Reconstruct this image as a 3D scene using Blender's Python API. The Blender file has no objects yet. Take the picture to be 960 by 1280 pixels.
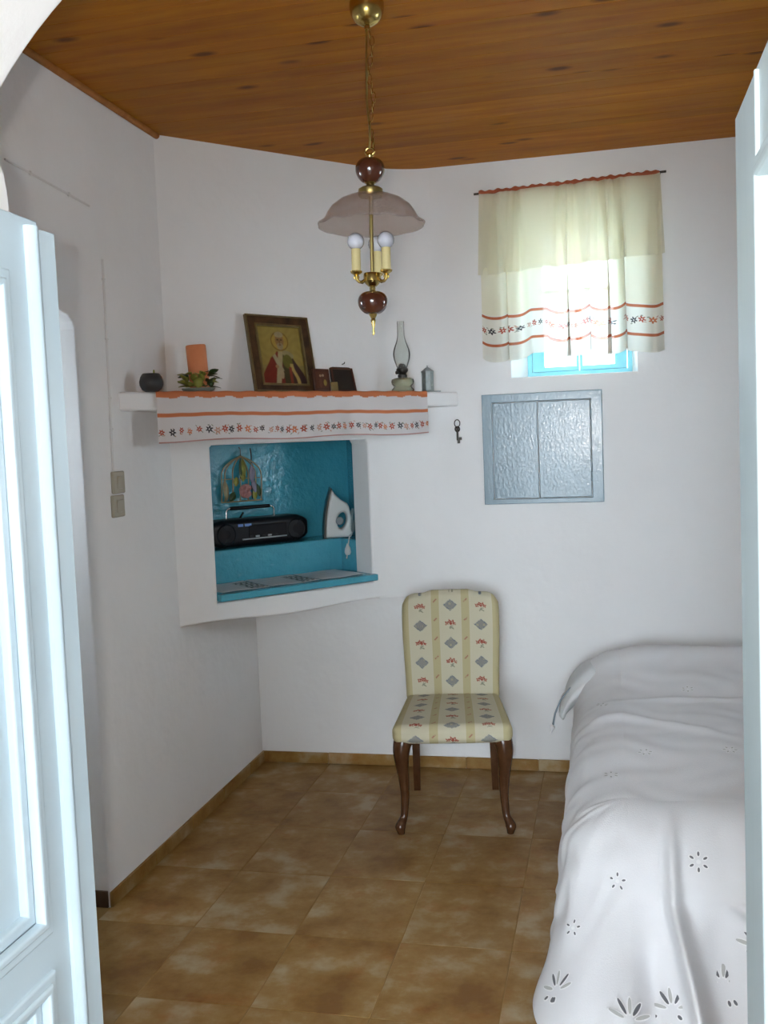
import bpy, bmesh, math, random
import numpy as np
from mathutils import Matrix, Vector
random.seed(7)
rng = np.random.default_rng(7)
SC = bpy.context.scene
COL = SC.collection
R = math.radians
PI = math.pi

# ------------------------------------------------------------------ camera
cam_d = bpy.data.cameras.new('camera')
cam = bpy.data.objects.new('camera', cam_d)
COL.objects.link(cam)
cam_d.sensor_fit = 'VERTICAL'
cam_d.sensor_height = 24.0
cam_d.sensor_width = 18.0
cam_d.lens = 1232.28 / 1280 * 24.0
cam_d.clip_start = 0.02
_r = Vector((0.97478164, 0.21958712, -0.0397776))
_u = Vector((0.02287154, 0.07900317, 0.99661196))
_d = Vector((-0.22198571, 0.97238881, -0.07198854))
CAM = Vector((1.73102368, -4.61733566, 1.59))
cam.matrix_world = Matrix(((_r.x, _u.x, -_d.x, CAM.x), (_r.y, _u.y, -_d.y, CAM.y),
                           (_r.z, _u.z, -_d.z, CAM.z), (0, 0, 0, 1)))
SC.camera = cam

# ------------------------------------------------------------------ sky, flash, exposure
world = bpy.data.worlds.new('overcast_sky')
SC.world = world
world.use_nodes = True
bg = world.node_tree.nodes['Background']
bg.inputs[0].default_value = (0.78, 0.90, 1.0, 1)
bg.inputs[1].default_value = 16.0
fl = bpy.data.lights.new('camera_flash', 'POINT')
fl.energy = 68
fl.color = (1.0, 0.93, 0.86)
fl.shadow_soft_size = 0.012
flash = bpy.data.objects.new('camera_flash', fl)
COL.objects.link(flash)
flash.location = CAM - _r * 0.065 + _u * 0.035
SC.view_settings.view_transform = 'Standard'
SC.view_settings.look = 'None'
SC.view_settings.gamma = 1
SC.view_settings.use_curve_mapping = False
SC.view_settings.exposure = 0.24

# ------------------------------------------------------------------ materials
def new_mat(name):
    m = bpy.data.materials.new(name)
    m.use_nodes = True
    return m, m.node_tree.nodes, m.node_tree.links, m.node_tree.nodes['Principled BSDF']

def c4(c):
    return (c[0], c[1], c[2], 1)

def noise(N, L, scale, detail=4, vec=None, rough=0.55):
    n = N.new('ShaderNodeTexNoise')
    n.inputs['Scale'].default_value = scale
    n.inputs['Detail'].default_value = detail
    n.inputs['Roughness'].default_value = rough
    if vec is not None:
        L.new(vec, n.inputs['Vector'])
    return n.outputs['Fac']

def ramp(N, L, fac, stops):
    r = N.new('ShaderNodeValToRGB')
    cr = r.color_ramp
    while len(cr.elements) < len(stops):
        cr.elements.new(0.5)
    for e, (p, c) in zip(cr.elements, stops):
        e.position = p
        e.color = c4(c) if len(c) == 3 else c
    L.new(fac, r.inputs[0])
    return r.outputs[0]

def bump(N, L, bs, h, strength, dist=0.01):
    b = N.new('ShaderNodeBump')
    b.inputs['Strength'].default_value = strength
    b.inputs['Distance'].default_value = dist
    L.new(h, b.inputs['Height'])
    L.new(b.outputs[0], bs.inputs['Normal'])
    return b

def geo_pos(N):
    return N.new('ShaderNodeNewGeometry').outputs['Position']

def objco(N):
    return N.new('ShaderNodeTexCoord').outputs['Object']

def pmat(name, col, rough=0.5, metal=0.0, col2=None, vs=12, bmp=0.0, bs=60, spec=0.5, coat=0.0, dist=0.004):
    m, N, L, b = new_mat(name)
    b.inputs['Base Color'].default_value = c4(col)
    b.inputs['Roughness'].default_value = rough
    b.inputs['Metallic'].default_value = metal
    b.inputs['Specular IOR Level'].default_value = spec
    b.inputs['Coat Weight'].default_value = coat
    co = objco(N)
    if col2 is not None:
        f = noise(N, L, vs, 4, co)
        L.new(ramp(N, L, f, [(0.3, col), (0.7, col2)]), b.inputs['Base Color'])
    if bmp > 0:
        bump(N, L, b, noise(N, L, bs, 3, co), bmp, dist)
    return m

def vmat(name, rough=0.8, bmp=0.15, bs=500, spec=0.2, trans=0.0, see=0.0):
    """colour attribute 'Col' is the dyed or printed colour of the thing; trans lets light through cloth"""
    m, N, L, b = new_mat(name)
    a = N.new('ShaderNodeAttribute')
    a.attribute_name = 'Col'
    L.new(a.outputs['Color'], b.inputs['Base Color'])
    b.inputs['Roughness'].default_value = rough
    b.inputs['Specular IOR Level'].default_value = spec
    if bmp:
        bump(N, L, b, noise(N, L, bs, 2, objco(N)), bmp, 0.002)
    out = N['Material Output']
    sh = b.outputs[0]
    if trans:
        t = N.new('ShaderNodeBsdfTranslucent')
        L.new(a.outputs['Color'], t.inputs[0])
        mx = N.new('ShaderNodeMixShader')
        mx.inputs[0].default_value = trans
        L.new(sh, mx.inputs[1]); L.new(t.outputs[0], mx.inputs[2])
        sh = mx.outputs[0]
    if see:
        t = N.new('ShaderNodeBsdfTransparent')
        mx = N.new('ShaderNodeMixShader')
        mx.inputs[0].default_value = see
        L.new(sh, mx.inputs[1]); L.new(t.outputs[0], mx.inputs[2])
        sh = mx.outputs[0]
    if trans or see:
        L.new(sh, out.inputs[0])
    return m

def glassmat(name, tint, body=0.1, bodycol=(0.8, 0.8, 0.8), rough=0.03, blend=0.25):
    m, N, L, b = new_mat(name)
    b.inputs['Base Color'].default_value = c4(bodycol)
    b.inputs['Roughness'].default_value = 0.25
    t = N.new('ShaderNodeBsdfTransparent'); t.inputs[0].default_value = c4(tint)
    g = N.new('ShaderNodeBsdfGlossy'); g.inputs['Roughness'].default_value = rough
    lw = N.new('ShaderNodeLayerWeight'); lw.inputs[0].default_value = blend
    m1 = N.new('ShaderNodeMixShader'); m1.inputs[0].default_value = body
    L.new(t.outputs[0], m1.inputs[1]); L.new(b.outputs[0], m1.inputs[2])
    m2 = N.new('ShaderNodeMixShader')
    L.new(lw.outputs['Fresnel'], m2.inputs[0])
    L.new(m1.outputs[0], m2.inputs[1]); L.new(g.outputs[0], m2.inputs[2])
    L.new(m2.outputs[0], N['Material Output'].inputs[0])
    return m

def plaster_mat():
    m, N, L, b = new_mat('whitewashed_plaster')
    p = geo_pos(N)
    f = noise(N, L, 1.6, 5, p)
    L.new(ramp(N, L, f, [(0.3, (0.815, 0.81, 0.81)), (0.7, (0.86, 0.858, 0.86))]), b.inputs['Base Color'])
    b.inputs['Roughness'].default_value = 0.75
    b.inputs['Specular IOR Level'].default_value = 0.25
    n1 = noise(N, L, 4.5, 3, p)
    n2 = noise(N, L, 45, 4, p)
    ad = N.new('ShaderNodeMath'); ad.operation = 'MULTIPLY_ADD'
    L.new(n2, ad.inputs[0]); ad.inputs[1].default_value = 0.10; L.new(n1, ad.inputs[2])
    bump(N, L, b, ad.outputs[0], 0.32, 0.03)
    return m

def tile_mat():
    m, N, L, b = new_mat('ochre_stoneware')
    oi = N.new('ShaderNodeObjectInfo')
    p = geo_pos(N)
    sc = N.new('ShaderNodeVectorMath'); sc.operation = 'MULTIPLY_ADD'
    L.new(oi.outputs['Random'], sc.inputs[0]); sc.inputs[1].default_value = (17, 31, 7); L.new(p, sc.inputs[2])
    v = sc.outputs[0]
    f1 = noise(N, L, 5.5, 6, v, 0.6)
    f2 = noise(N, L, 9.0, 5, v, 0.6)
    base = ramp(N, L, f1, [(0.34, (0.215, 0.100, 0.022)), (0.45, (0.285, 0.152, 0.038)), (0.53, (0.325, 0.190, 0.060)), (0.66, (0.42, 0.32, 0.19))])
    red = ramp(N, L, f2, [(0.55, (1, 1, 1)), (0.75, (1.0, 0.74, 0.52))])
    mx = N.new('ShaderNodeMix'); mx.data_type = 'RGBA'; mx.blend_type = 'MULTIPLY'
    mx.inputs[0].default_value = 0.8
    L.new(base, mx.inputs[6]); L.new(red, mx.inputs[7])
    br = N.new('ShaderNodeMapRange')
    L.new(oi.outputs['Random'], br.inputs[0]); br.inputs[3].default_value = 0.93; br.inputs[4].default_value = 1.07
    hs = N.new('ShaderNodeHueSaturation')
    L.new(br.outputs[0], hs.inputs['Value']); L.new(mx.outputs[2], hs.inputs['Color'])
    L.new(hs.outputs[0], b.inputs['Base Color'])
    b.inputs['Roughness'].default_value = 0.45
    b.inputs['Specular IOR Level'].default_value = 0.28
    bump(N, L, b, noise(N, L, 30, 4, v), 0.25, 0.006)
    return m

def plank_mat(name, dark, mid, light, knots=True):
    m, N, L, b = new_mat(name)
    oi = N.new('ShaderNodeObjectInfo')
    p = geo_pos(N)
    mp = N.new('ShaderNodeMapping')
    mp.inputs['Scale'].default_value = (1.0, 8.0, 8.0)
    L.new(p, mp.inputs[0])
    sc = N.new('ShaderNodeVectorMath'); sc.operation = 'MULTIPLY_ADD'
    L.new(oi.outputs['Random'], sc.inputs[0]); sc.inputs[1].default_value = (23, 9, 41); L.new(mp.outputs[0], sc.inputs[2])
    v = sc.outputs[0]
    f = noise(N, L, 2.2, 6, v, 0.6)
    col = ramp(N, L, f, [(0.28, dark), (0.5, mid), (0.72, light)])
    if knots:
        mp2 = N.new('ShaderNodeMapping')
        mp2.inputs['Scale'].default_value = (4.0, 9.0, 0.0)
        L.new(p, mp2.inputs[0])
        s2 = N.new('ShaderNodeVectorMath'); s2.operation = 'MULTIPLY_ADD'
        L.new(oi.outputs['Random'], s2.inputs[0]); s2.inputs[1].default_value = (3.1, 0.4, 0); L.new(mp2.outputs[0], s2.inputs[2])
        vo = N.new('ShaderNodeTexVoronoi'); vo.inputs['Scale'].default_value = 1.0
        L.new(s2.outputs[0], vo.inputs['Vector'])
        sx = N.new('ShaderNodeSeparateColor'); L.new(vo.outputs['Color'], sx.inputs[0])
        gt = N.new('ShaderNodeMath'); gt.operation = 'GREATER_THAN'; gt.inputs[1].default_value = 0.5
        L.new(sx.outputs[0], gt.inputs[0])
        ad = N.new('ShaderNodeMath'); ad.operation = 'ADD'
        L.new(gt.outputs[0], ad.inputs[0]); L.new(vo.outputs['Distance'], ad.inputs[1])
        k = ramp(N, L, ad.outputs[0], [(0.09, (0.20, 0.12, 0.10)), (0.22, (1, 1, 1))])
        mx = N.new('ShaderNodeMix'); mx.data_type = 'RGBA'; mx.blend_type = 'MULTIPLY'
        mx.inputs[0].default_value = 0.85
        L.new(col, mx.inputs[6]); L.new(k, mx.inputs[7])
        col = mx.outputs[2]
    br = N.new('ShaderNodeMapRange')
    L.new(oi.outputs['Random'], br.inputs[0]); br.inputs[3].default_value = 0.85; br.inputs[4].default_value = 1.12
    hs = N.new('ShaderNodeHueSaturation')
    L.new(br.outputs[0], hs.inputs['Value']); L.new(col, hs.inputs['Color'])
    L.new(hs.outputs[0], b.inputs['Base Color'])
    b.inputs['Roughness'].default_value = 0.5
    b.inputs['Specular IOR Level'].default_value = 0.12
    bump(N, L, b, f, 0.1, 0.004)
    return m

def gloss_paint(name, col, col2, bstr=0.6, scale=28, rough=0.25, stretch=(1, 1, 1), dist=0.008, spec=0.5):
    m, N, L, b = new_mat(name)
    p = geo_pos(N)
    mp = N.new('ShaderNodeMapping'); mp.inputs['Scale'].default_value = stretch
    L.new(p, mp.inputs[0])
    f = noise(N, L, 6, 5, mp.outputs[0])
    L.new(ramp(N, L, f, [(0.3, col), (0.7, col2)]), b.inputs['Base Color'])
    b.inputs['Roughness'].default_value = rough
    b.inputs['Specular IOR Level'].default_value = spec
    bump(N, L, b, noise(N, L, scale, 3, mp.outputs[0]), bstr, dist)
    return m

M = {}
M['plaster'] = plaster_mat()
M['tile'] = tile_mat()
M['grout'] = pmat('floor_grout', (0.29, 0.175, 0.060), 0.9)
M['plank'] = plank_mat('varnished_pine', (0.31, 0.088, 0.0015), (0.38, 0.128, 0.003), (0.45, 0.175, 0.006))
M['trimwood'] = plank_mat('pine_moulding', (0.24, 0.085, 0.02), (0.33, 0.13, 0.035), (0.40, 0.17, 0.05), False)
M['doorpaint'] = pmat('pale_door_paint', (0.47, 0.59, 0.67), 0.35, col2=(0.52, 0.63, 0.70), vs=3, bmp=0.12, bs=25)
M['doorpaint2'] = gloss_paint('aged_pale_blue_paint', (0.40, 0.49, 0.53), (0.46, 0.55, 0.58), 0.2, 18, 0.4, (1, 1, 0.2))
M['winblue'] = pmat('sky_blue_frame_paint', (0.20, 0.62, 0.74), 0.4, col2=(0.24, 0.66, 0.78))
M['nicheblue'] = gloss_paint('teal_gloss_paint', (0.060, 0.335, 0.45), (0.080, 0.385, 0.50), 0.9, 26, 0.12)
M['cupboard'] = gloss_paint('grey_blue_gloss_paint', (0.235, 0.315, 0.365), (0.275, 0.355, 0.405), 1.0, 90, 0.06, (1, 1, 0.6), 0.00105, 0.26)
M['brass'] = pmat('polished_brass', (0.55, 0.40, 0.13), 0.22, 1.0)
M['brassdull'] = pmat('aged_brass', (0.42, 0.32, 0.12), 0.33, 1.0)
M['ceramic'] = pmat('oxblood_ceramic', (0.058, 0.015, 0.008), 0.10, 0, col2=(0.085, 0.026, 0.013), vs=25, coat=0.5)
M['sleeve'] = pmat('cream_candle_sleeve', (0.62, 0.52, 0.25), 0.55)
def frosted(name, col, see):
    m, N, L, b = new_mat(name)
    b.inputs['Base Color'].default_value = c4(col)
    b.inputs['Roughness'].default_value = 0.3
    t = N.new('ShaderNodeBsdfTranslucent'); t.inputs[0].default_value = c4(col)
    x = N.new('ShaderNodeBsdfTransparent'); x.inputs[0].default_value = (0.95, 0.9, 0.87, 1)
    m1 = N.new('ShaderNodeMixShader'); m1.inputs[0].default_value = 0.5
    L.new(b.outputs[0], m1.inputs[1]); L.new(t.outputs[0], m1.inputs[2])
    m2 = N.new('ShaderNodeMixShader'); m2.inputs[0].default_value = see
    L.new(m1.outputs[0], m2.inputs[1]); L.new(x.outputs[0], m2.inputs[2])
    L.new(m2.outputs[0], N['Material Output'].inputs[0])
    return m
M['smoke'] = frosted('smoked_pink_glass', (0.47, 0.405, 0.375), 0.68)
M['bulb'] = glassmat('opal_bulb_glass', (0.95, 0.96, 1.0), 0.42, (0.80, 0.82, 0.90), 0.05, 0.3)
M['clear'] = glassmat('clear_lamp_glass', (0.97, 0.98, 0.97), 0.06, (0.75, 0.77, 0.75), 0.04, 0.14)
M['green_glass'] = glassmat('pale_green_glass', (0.86, 0.88, 0.74), 0.40, (0.60, 0.61, 0.46), 0.06, 0.25)
M['pane'] = glassmat('window_glass', (0.97, 0.99, 1.0), 0.0, (1, 1, 1), 0.02, 0.12)
M['walnut'] = pmat('polished_walnut', (0.056, 0.022, 0.009), 0.2, 0, col2=(0.085, 0.036, 0.015), vs=30)
M['black'] = pmat('black_plastic', (0.006, 0.007, 0.010), 0.4, spec=0.25)
M['blackgloss'] = pmat('black_gloss_plastic', (0.008, 0.009, 0.012), 0.18, spec=0.3)
M['chrome'] = pmat('chrome', (0.75, 0.76, 0.78), 0.18, 1.0)
M['silver'] = pmat('silver_plastic', (0.45, 0.46, 0.48), 0.3, 0.7)
M['bluelabel'] = pmat('blue_print', (0.09, 0.20, 0.52), 0.4)
M['whiteplastic'] = pmat('off_white_plastic', (0.68, 0.71, 0.70), 0.3)
M['greyplastic'] = pmat('grey_plastic', (0.20, 0.25, 0.27), 0.35)
M['cordgrey'] = pmat('grey_cord', (0.26, 0.33, 0.34), 0.5)
M['beige'] = pmat('beige_switch_plastic', (0.40, 0.37, 0.29), 0.45)
M['cable'] = pmat('painted_cable', (0.72, 0.71, 0.70), 0.6)
M['iron'] = pmat('dark_iron', (0.055, 0.05, 0.045), 0.4, 0.8)
M['tin'] = pmat('galvanised_tin', (0.36, 0.40, 0.40), 0.35, 0.7, col2=(0.25, 0.29, 0.29), vs=40)
M['pot'] = pmat('charcoal_glaze', (0.020, 0.021, 0.023), 0.5, 0, col2=(0.030, 0.030, 0.032), vs=30)
M['candle'] = pmat('orange_wax', (0.64, 0.215, 0.085), 0.55, 0, col2=(0.69, 0.25, 0.105), vs=30)
M['leaf_dark'] = pmat('dark_leaf', (0.022, 0.045, 0.014), 0.45, col2=(0.04, 0.08, 0.02), vs=30)
M['leaf_yellow'] = pmat('yellow_leaf', (0.33, 0.32, 0.06), 0.5, col2=(0.24, 0.27, 0.05), vs=30)
M['dish'] = pmat('grey_green_dish', (0.25, 0.29, 0.25), 0.35)
M['goldframe'] = pmat('dull_gold_moulding', (0.20, 0.145, 0.06), 0.4, 0.3, col2=(0.13, 0.095, 0.04), vs=40)
M['brownframe'] = pmat('mottled_brown_frame', (0.012, 0.007, 0.006), 0.35, 0, col2=(0.10, 0.052, 0.022), vs=14)
M['darkwood'] = pmat('near_black_wood', (0.012, 0.009, 0.008), 0.4, 0, col2=(0.022, 0.016, 0.013), vs=20)
M['redwood'] = pmat('red_brown_wood', (0.055, 0.018, 0.010), 0.4, col2=(0.075, 0.026, 0.012), vs=30)
M['ochrecard'] = pmat('ochre_card', (0.19, 0.13, 0.035), 0.5)
M['print'] = vmat('printed_picture', 0.3, 0.0, spec=0.4)
M['towel'] = vmat('embroidered_cotton', 0.9, 0.3, 900, trans=0.12)
M['curtain'] = vmat('sheer_cream_cotton', 0.9, 0.2, 900, trans=0.26, see=0.05)
M['valance'] = vmat('sheer_cream_valance', 0.9, 0.2, 900, trans=0.6, see=0.2)
M['uphol'] = vmat('woven_upholstery', 0.85, 0.35, 700)
M['paper'] = vmat('printed_paper', 0.7, 0.0)
M['spread'] = pmat('white_cotton_bedspread', (0.78, 0.78, 0.80), 0.9, col2=(0.82, 0.82, 0.84), vs=4, bmp=0.25, bs=260, spec=0.15, dist=0.003)
M['linen'] = pmat('white_bed_linen', (0.72, 0.73, 0.74), 0.9, bmp=0.2, bs=200, spec=0.15)
M['thread'] = pmat('white_embroidery_thread', (0.88, 0.88, 0.89), 0.85)
M['hole'] = pmat('eyelet_hole_shade', (0.15, 0.15, 0.165), 0.9)  # dark grey colour stands for the shade inside the eyelets
M['leafhole'] = pmat('pale_hole_shade', (0.50, 0.50, 0.485), 0.9)  # paler grey for shade in the openwork leaves and top eyelets
M['ribbon'] = pmat('slate_blue_piping', (0.24, 0.30, 0.34), 0.8)
M['pink'] = pmat('dusty_pink_paint', (0.42, 0.19, 0.18), 0.5)
M['stone'] = pmat('pale_courtyard_stone', (0.40, 0.40, 0.38), 0.9, col2=(0.46, 0.46, 0.44), vs=2)
M['cageolive'] = pmat('olive_painted_wire', (0.25, 0.24, 0.12), 0.45, col2=(0.34, 0.28, 0.17), vs=20)
M['mauve'] = pmat('mauve_painted_leaf', (0.28, 0.26, 0.34), 0.5)
M['added_porch'] = pmat('added_porch_grey', (0.36, 0.36, 0.36), 0.9, col2=(0.42, 0.42, 0.41), vs=2)  # darkened to cut daylight bounced by the added roofed shell
M['dark_floor'] = pmat('dark_passage_floor', (0.07, 0.04, 0.02), 0.5)

# ------------------------------------------------------------------ object helpers
def link(o, parent=None):
    COL.objects.link(o)
    if parent is not None:
        o.parent = parent
    return o

def tag(o, label=None, cat=None, group=None, kind=None):
    if label: o['label'] = label
    if cat: o['category'] = cat
    if group: o['group'] = group
    if kind: o['kind'] = kind
    return o

def thing(name, label, cat, loc=(0, 0, 0), rot=(0, 0, 0), group=None):
    o = bpy.data.objects.new(name, None)
    o.empty_display_size = 0.05
    COL.objects.link(o)
    o.location = loc
    o.rotation_euler = rot
    return tag(o, label, cat, group)

def struct_empty(name):
    o = bpy.data.objects.new(name, None)
    o.empty_display_size = 0.05
    COL.objects.link(o)
    o['kind'] = 'structure'
    return o

def finish(me, mat, angle=38):
    if mat is not None:
        me.materials.append(mat)
    me.polygons.foreach_set('use_smooth', [True] * len(me.polygons))
    me.set_sharp_from_angle(angle=R(angle))
    me.update()

class MB:
    def __init__(s):
        s.v = []; s.f = []
    def add(s, vs, fs):
        o = len(s.v)
        s.v.extend([tuple(map(float, q)) for q in vs])
        s.f.extend([tuple(o + i for i in q) for q in fs])
        return s
    def box(s, c, size, rot=None, ch=0.0):
        bm = bmesh.new()
        bmesh.ops.create_cube(bm, size=1.0)
        for v in bm.verts:
            v.co = Vector((v.co.x * size[0], v.co.y * size[1], v.co.z * size[2]))
        if ch > 0:
            bmesh.ops.bevel(bm, geom=list(bm.edges), offset=ch, segments=1, affect='EDGES', profile=0.5)
        mt = Matrix.Translation(Vector(c))
        if rot is not None:
            mt = mt @ rot
        bm.verts.index_update()
        s.add([mt @ v.co for v in bm.verts], [[v.index for v in f.verts] for f in bm.faces])
        bm.free()
        return s
    def lathe(s, prof, n=32, c=(0, 0, 0), rot=None):
        vs = []; fs = []
        for (r, z) in prof:
            for k in range(n):
                a = 2 * PI * k / n
                p = Vector((r * math.cos(a), r * math.sin(a), z))
                if rot is not None: p = rot @ p
                vs.append(p + Vector(c))
        for i in range(len(prof) - 1):
            for k in range(n):
                k2 = (k + 1) % n
                fs.append((i * n + k, i * n + k2, (i + 1) * n + k2, (i + 1) * n + k))
        if prof[0][0] > 1e-6: fs.append(tuple(reversed(range(n))))
        if prof[-1][0] > 1e-6: fs.append(tuple((len(prof) - 1) * n + k for k in range(n)))
        return s.add(vs, fs)
    def tube(s, path, rad, n=10, closed=False, flat=(1.0, 1.0), up=(0, 0, 1)):
        P = [Vector(p) for p in path]
        if not hasattr(rad, '__len__'): rad = [rad] * len(P)
        vs = []; fs = []
        prev = None
        for i, p in enumerate(P):
            if closed:
                t = P[(i + 1) % len(P)] - P[i - 1]
            else:
                t = P[min(i + 1, len(P) - 1)] - P[max(i - 1, 0)]
            t.normalize()
            if prev is None:
                ref = Vector(up) if abs(t.dot(Vector(up))) < 0.95 else Vector((0, 1, 0))
                a = t.cross(ref).normalized()
            else:
                a = (prev - t * prev.dot(t)).normalized()
            prev = a
            b = t.cross(a)
            for k in range(n):
                g = 2 * PI * k / n
                vs.append(p + a * (math.cos(g) * rad[i] * flat[0]) + b * (math.sin(g) * rad[i] * flat[1]))
        m = len(P)
        for i in range(m if closed else m - 1):
            j = (i + 1) % m
            for k in range(n):
                k2 = (k + 1) % n
                fs.append((i * n + k, i * n + k2, j * n + k2, j * n + k))
        if not closed:
            fs.append(tuple(reversed(range(n))))
            fs.append(tuple((m - 1) * n + k for k in range(n)))
        return s.add(vs, fs)
    def prism(s, poly, z0, z1):
        n = len(poly)
        vs = [(x, y, z0) for x, y in poly] + [(x, y, z1) for x, y in poly]
        fs = [tuple(reversed(range(n))), tuple(range(n, 2 * n))]
        for i in range(n):
            j = (i + 1) % n
            fs.append((i, j, n + j, n + i))
        return s.add(vs, fs)
    def build(s, name, mat, parent=None, angle=38):
        me = bpy.data.meshes.new(name)
        me.from_pydata(s.v, [], s.f)
        bm = bmesh.new(); bm.from_mesh(me)
        bmesh.ops.recalc_face_normals(bm, faces=bm.faces)
        bm.to_mesh(me); bm.free()
        finish(me, mat, angle)
        return link(bpy.data.objects.new(name, me), parent)

def plate(outlines, thick, bevel=0.0, ax=(1, 0, 0), ay=(0, 0, 1), org=(0, 0, 0), front=True):
    """filled 2D outline (first) with holes (others), extruded; front face lies in the plane of org, body behind it"""
    cu = bpy.data.curves.new('tmp', 'CURVE')
    cu.dimensions = '2D'
    cu.fill_mode = 'BOTH'
    cu.extrude = max(thick / 2 - bevel, 0.0)
    cu.bevel_depth = bevel
    cu.bevel_resolution = 3
    cu.offset = -bevel
    for pts in outlines:
        sp = cu.splines.new('POLY')
        sp.points.add(len(pts) - 1)
        for q, (x, y) in zip(sp.points, pts):
            q.co = (x, y, 0, 1)
        sp.use_cyclic_u = True
    o = bpy.data.objects.new('tmp', cu)
    COL.objects.link(o)
    dg = bpy.context.evaluated_depsgraph_get()
    me = bpy.data.meshes.new_from_object(o.evaluated_get(dg))
    bpy.data.objects.remove(o); bpy.data.curves.remove(cu)
    X = Vector(ax).normalized(); Y = Vector(ay).normalized(); Z = X.cross(Y)
    off = Vector(org) - Z * (thick / 2 if front else 0)
    mt = Matrix(((X.x, Y.x, Z.x, off.x), (X.y, Y.y, Z.y, off.y), (X.z, Y.z, Z.z, off.z), (0, 0, 0, 1)))
    me.transform(mt)
    bm = bmesh.new(); bm.from_mesh(me)
    bmesh.ops.remove_doubles(bm, verts=bm.verts, dist=1e-5)
    bmesh.ops.recalc_face_normals(bm, faces=bm.faces)
    bm.to_mesh(me); bm.free()
    return me

def pobj(name, me, mat, parent=None, angle=9):
    me.materials.clear()
    finish(me, mat, angle)
    me.name = name
    return link(bpy.data.objects.new(name, me), parent)

def rect(x0, y0, x1, y1):
    return [(x0, y0), (x1, y0), (x1, y1), (x0, y1)]

def mesh_np(name, verts, quads, mat, parent=None, cols=None, smooth=True, angle=60):
    me = bpy.data.meshes.new(name)
    nv = len(verts); nq = len(quads)
    me.vertices.add(nv); me.vertices.foreach_set('co', np.asarray(verts, np.float32).ravel())
    me.loops.add(nq * 4); me.loops.foreach_set('vertex_index', np.asarray(quads, np.int32).ravel())
    me.polygons.add(nq)
    me.polygons.foreach_set('loop_start', np.arange(0, nq * 4, 4, dtype=np.int32))
    me.update(calc_edges=True)
    me.validate()
    if cols is not None:
        at = me.color_attributes.new('Col', 'FLOAT_COLOR', 'POINT')
        at.data.foreach_set('color', np.concatenate([cols, np.ones((nv, 1))], 1).astype(np.float32).ravel())
    me.materials.append(mat)
    me.polygons.foreach_set('use_smooth', [smooth] * nq)
    if angle and angle < 180:
        me.set_sharp_from_angle(angle=R(angle))
    me.update()
    return link(bpy.data.objects.new(name, me), parent)

def grid_quads(nu, nv, off=0):
    i = np.arange(nu - 1)[:, None]; j = np.arange(nv - 1)[None, :]
    a = i * nv + j
    return (np.stack([a, a + nv, a + nv + 1, a + 1], -1).reshape(-1, 4) + off)

def grid(name, u, v, fn, mat, parent=None, colfn=None, angle=180):
    U, V = np.meshgrid(u, v, indexing='ij')
    X, Y, Z = fn(U, V)
    verts = np.stack([X, Y, Z], -1).reshape(-1, 3)
    cols = None
    if colfn is not None:
        cols = colfn(U, V).reshape(-1, 3)
    return mesh_np(name, verts, grid_quads(len(u), len(v)), mat, parent, cols, True, angle)

def rbox(name, size, rad, step, mat, parent=None, deform=None, colfn=None, angle=180):
    """box with rounded edges from six welded grids; deform and colfn work on the rest coordinates"""
    hx, hy, hz = [q / 2 for q in size]
    n = [max(2, int(round(q / step)) + 1) for q in size]
    lin = [np.linspace(-h, h, k) for h, k in zip((hx, hy, hz), n)]
    V = []; Q = []; off = 0
    for ax in range(3):
        a, b = [(1, 2), (2, 0), (0, 1)][ax]
        A, B = np.meshgrid(lin[a], lin[b], indexing='ij')
        for sgn in (-1, 1):
            P = np.zeros(A.shape + (3,))
            P[..., a] = A; P[..., b] = B; P[..., ax] = sgn * (hx, hy, hz)[ax]
            q = grid_quads(len(lin[a]), len(lin[b]), off)
            if sgn < 0: q = q[:, ::-1]
            V.append(P.reshape(-1, 3)); Q.append(q); off += A.size
    V = np.concatenate(V); Q = np.concatenate(Q)
    key = np.round(V / 1e-5).astype(np.int64)
    _, idx, inv = np.unique(key, axis=0, return_index=True, return_inverse=True)
    V = V[idx]; Q = inv.reshape(-1)[Q]
    rest = V.copy()
    inner = np.array([hx, hy, hz]) - rad
    c = np.clip(V, -inner, inner)
    d = V - c
    ln = np.linalg.norm(d, axis=1, keepdims=True)
    V = np.where(ln > 1e-9, c + d / np.maximum(ln, 1e-9) * rad, V)
    cols = colfn(rest) if colfn is not None else None
    if deform is not None:
        V = deform(V, rest)
    return mesh_np(name, V, Q, mat, parent, cols, True, angle)

def sstep(a, b, x):
    t = np.clip((x - a) / (b - a), 0, 1)
    return t * t * (3 - 2 * t)

# ------------------------------------------------------------------ room shell
HC = 2.8415
RW = 2.816
YF = -3.28
T = 0.30

# floor: grout bed plus one object per tile
fb = MB().box((RW / 2 - 0.25, YF / 2 - 0.25, -0.0515), (RW + 1.5, -YF + 1.1, 0.10)).build('floor', M['grout'])
tag(fb, kind='structure')
xs = [0.352 * k for k in range(9)]
ys = [0.0, -0.39, -0.80, -1.235, -1.67, -2.085, -2.50, -2.92, -3.34, -3.76]
tile_mesh = {}
for i in range(8):
    for j in range(9):
        w = xs[i + 1] - xs[i] - 0.003
        l = ys[j] - ys[j + 1] - 0.003
        key = round(l, 3)
        if key not in tile_mesh:
            b = MB().box((0, 0, -0.006), (w, l, 0.012), ch=0.001)
            o = b.build('tile', M['tile'], fb)
            tile_mesh[key] = o.data
        else:
            o = link(bpy.data.objects.new('tile', tile_mesh[key]), fb)
        o.location = ((xs[i] + xs[i + 1]) / 2, (ys[j] + ys[j + 1]) / 2, random.uniform(-0.0008, 0.0))

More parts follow.
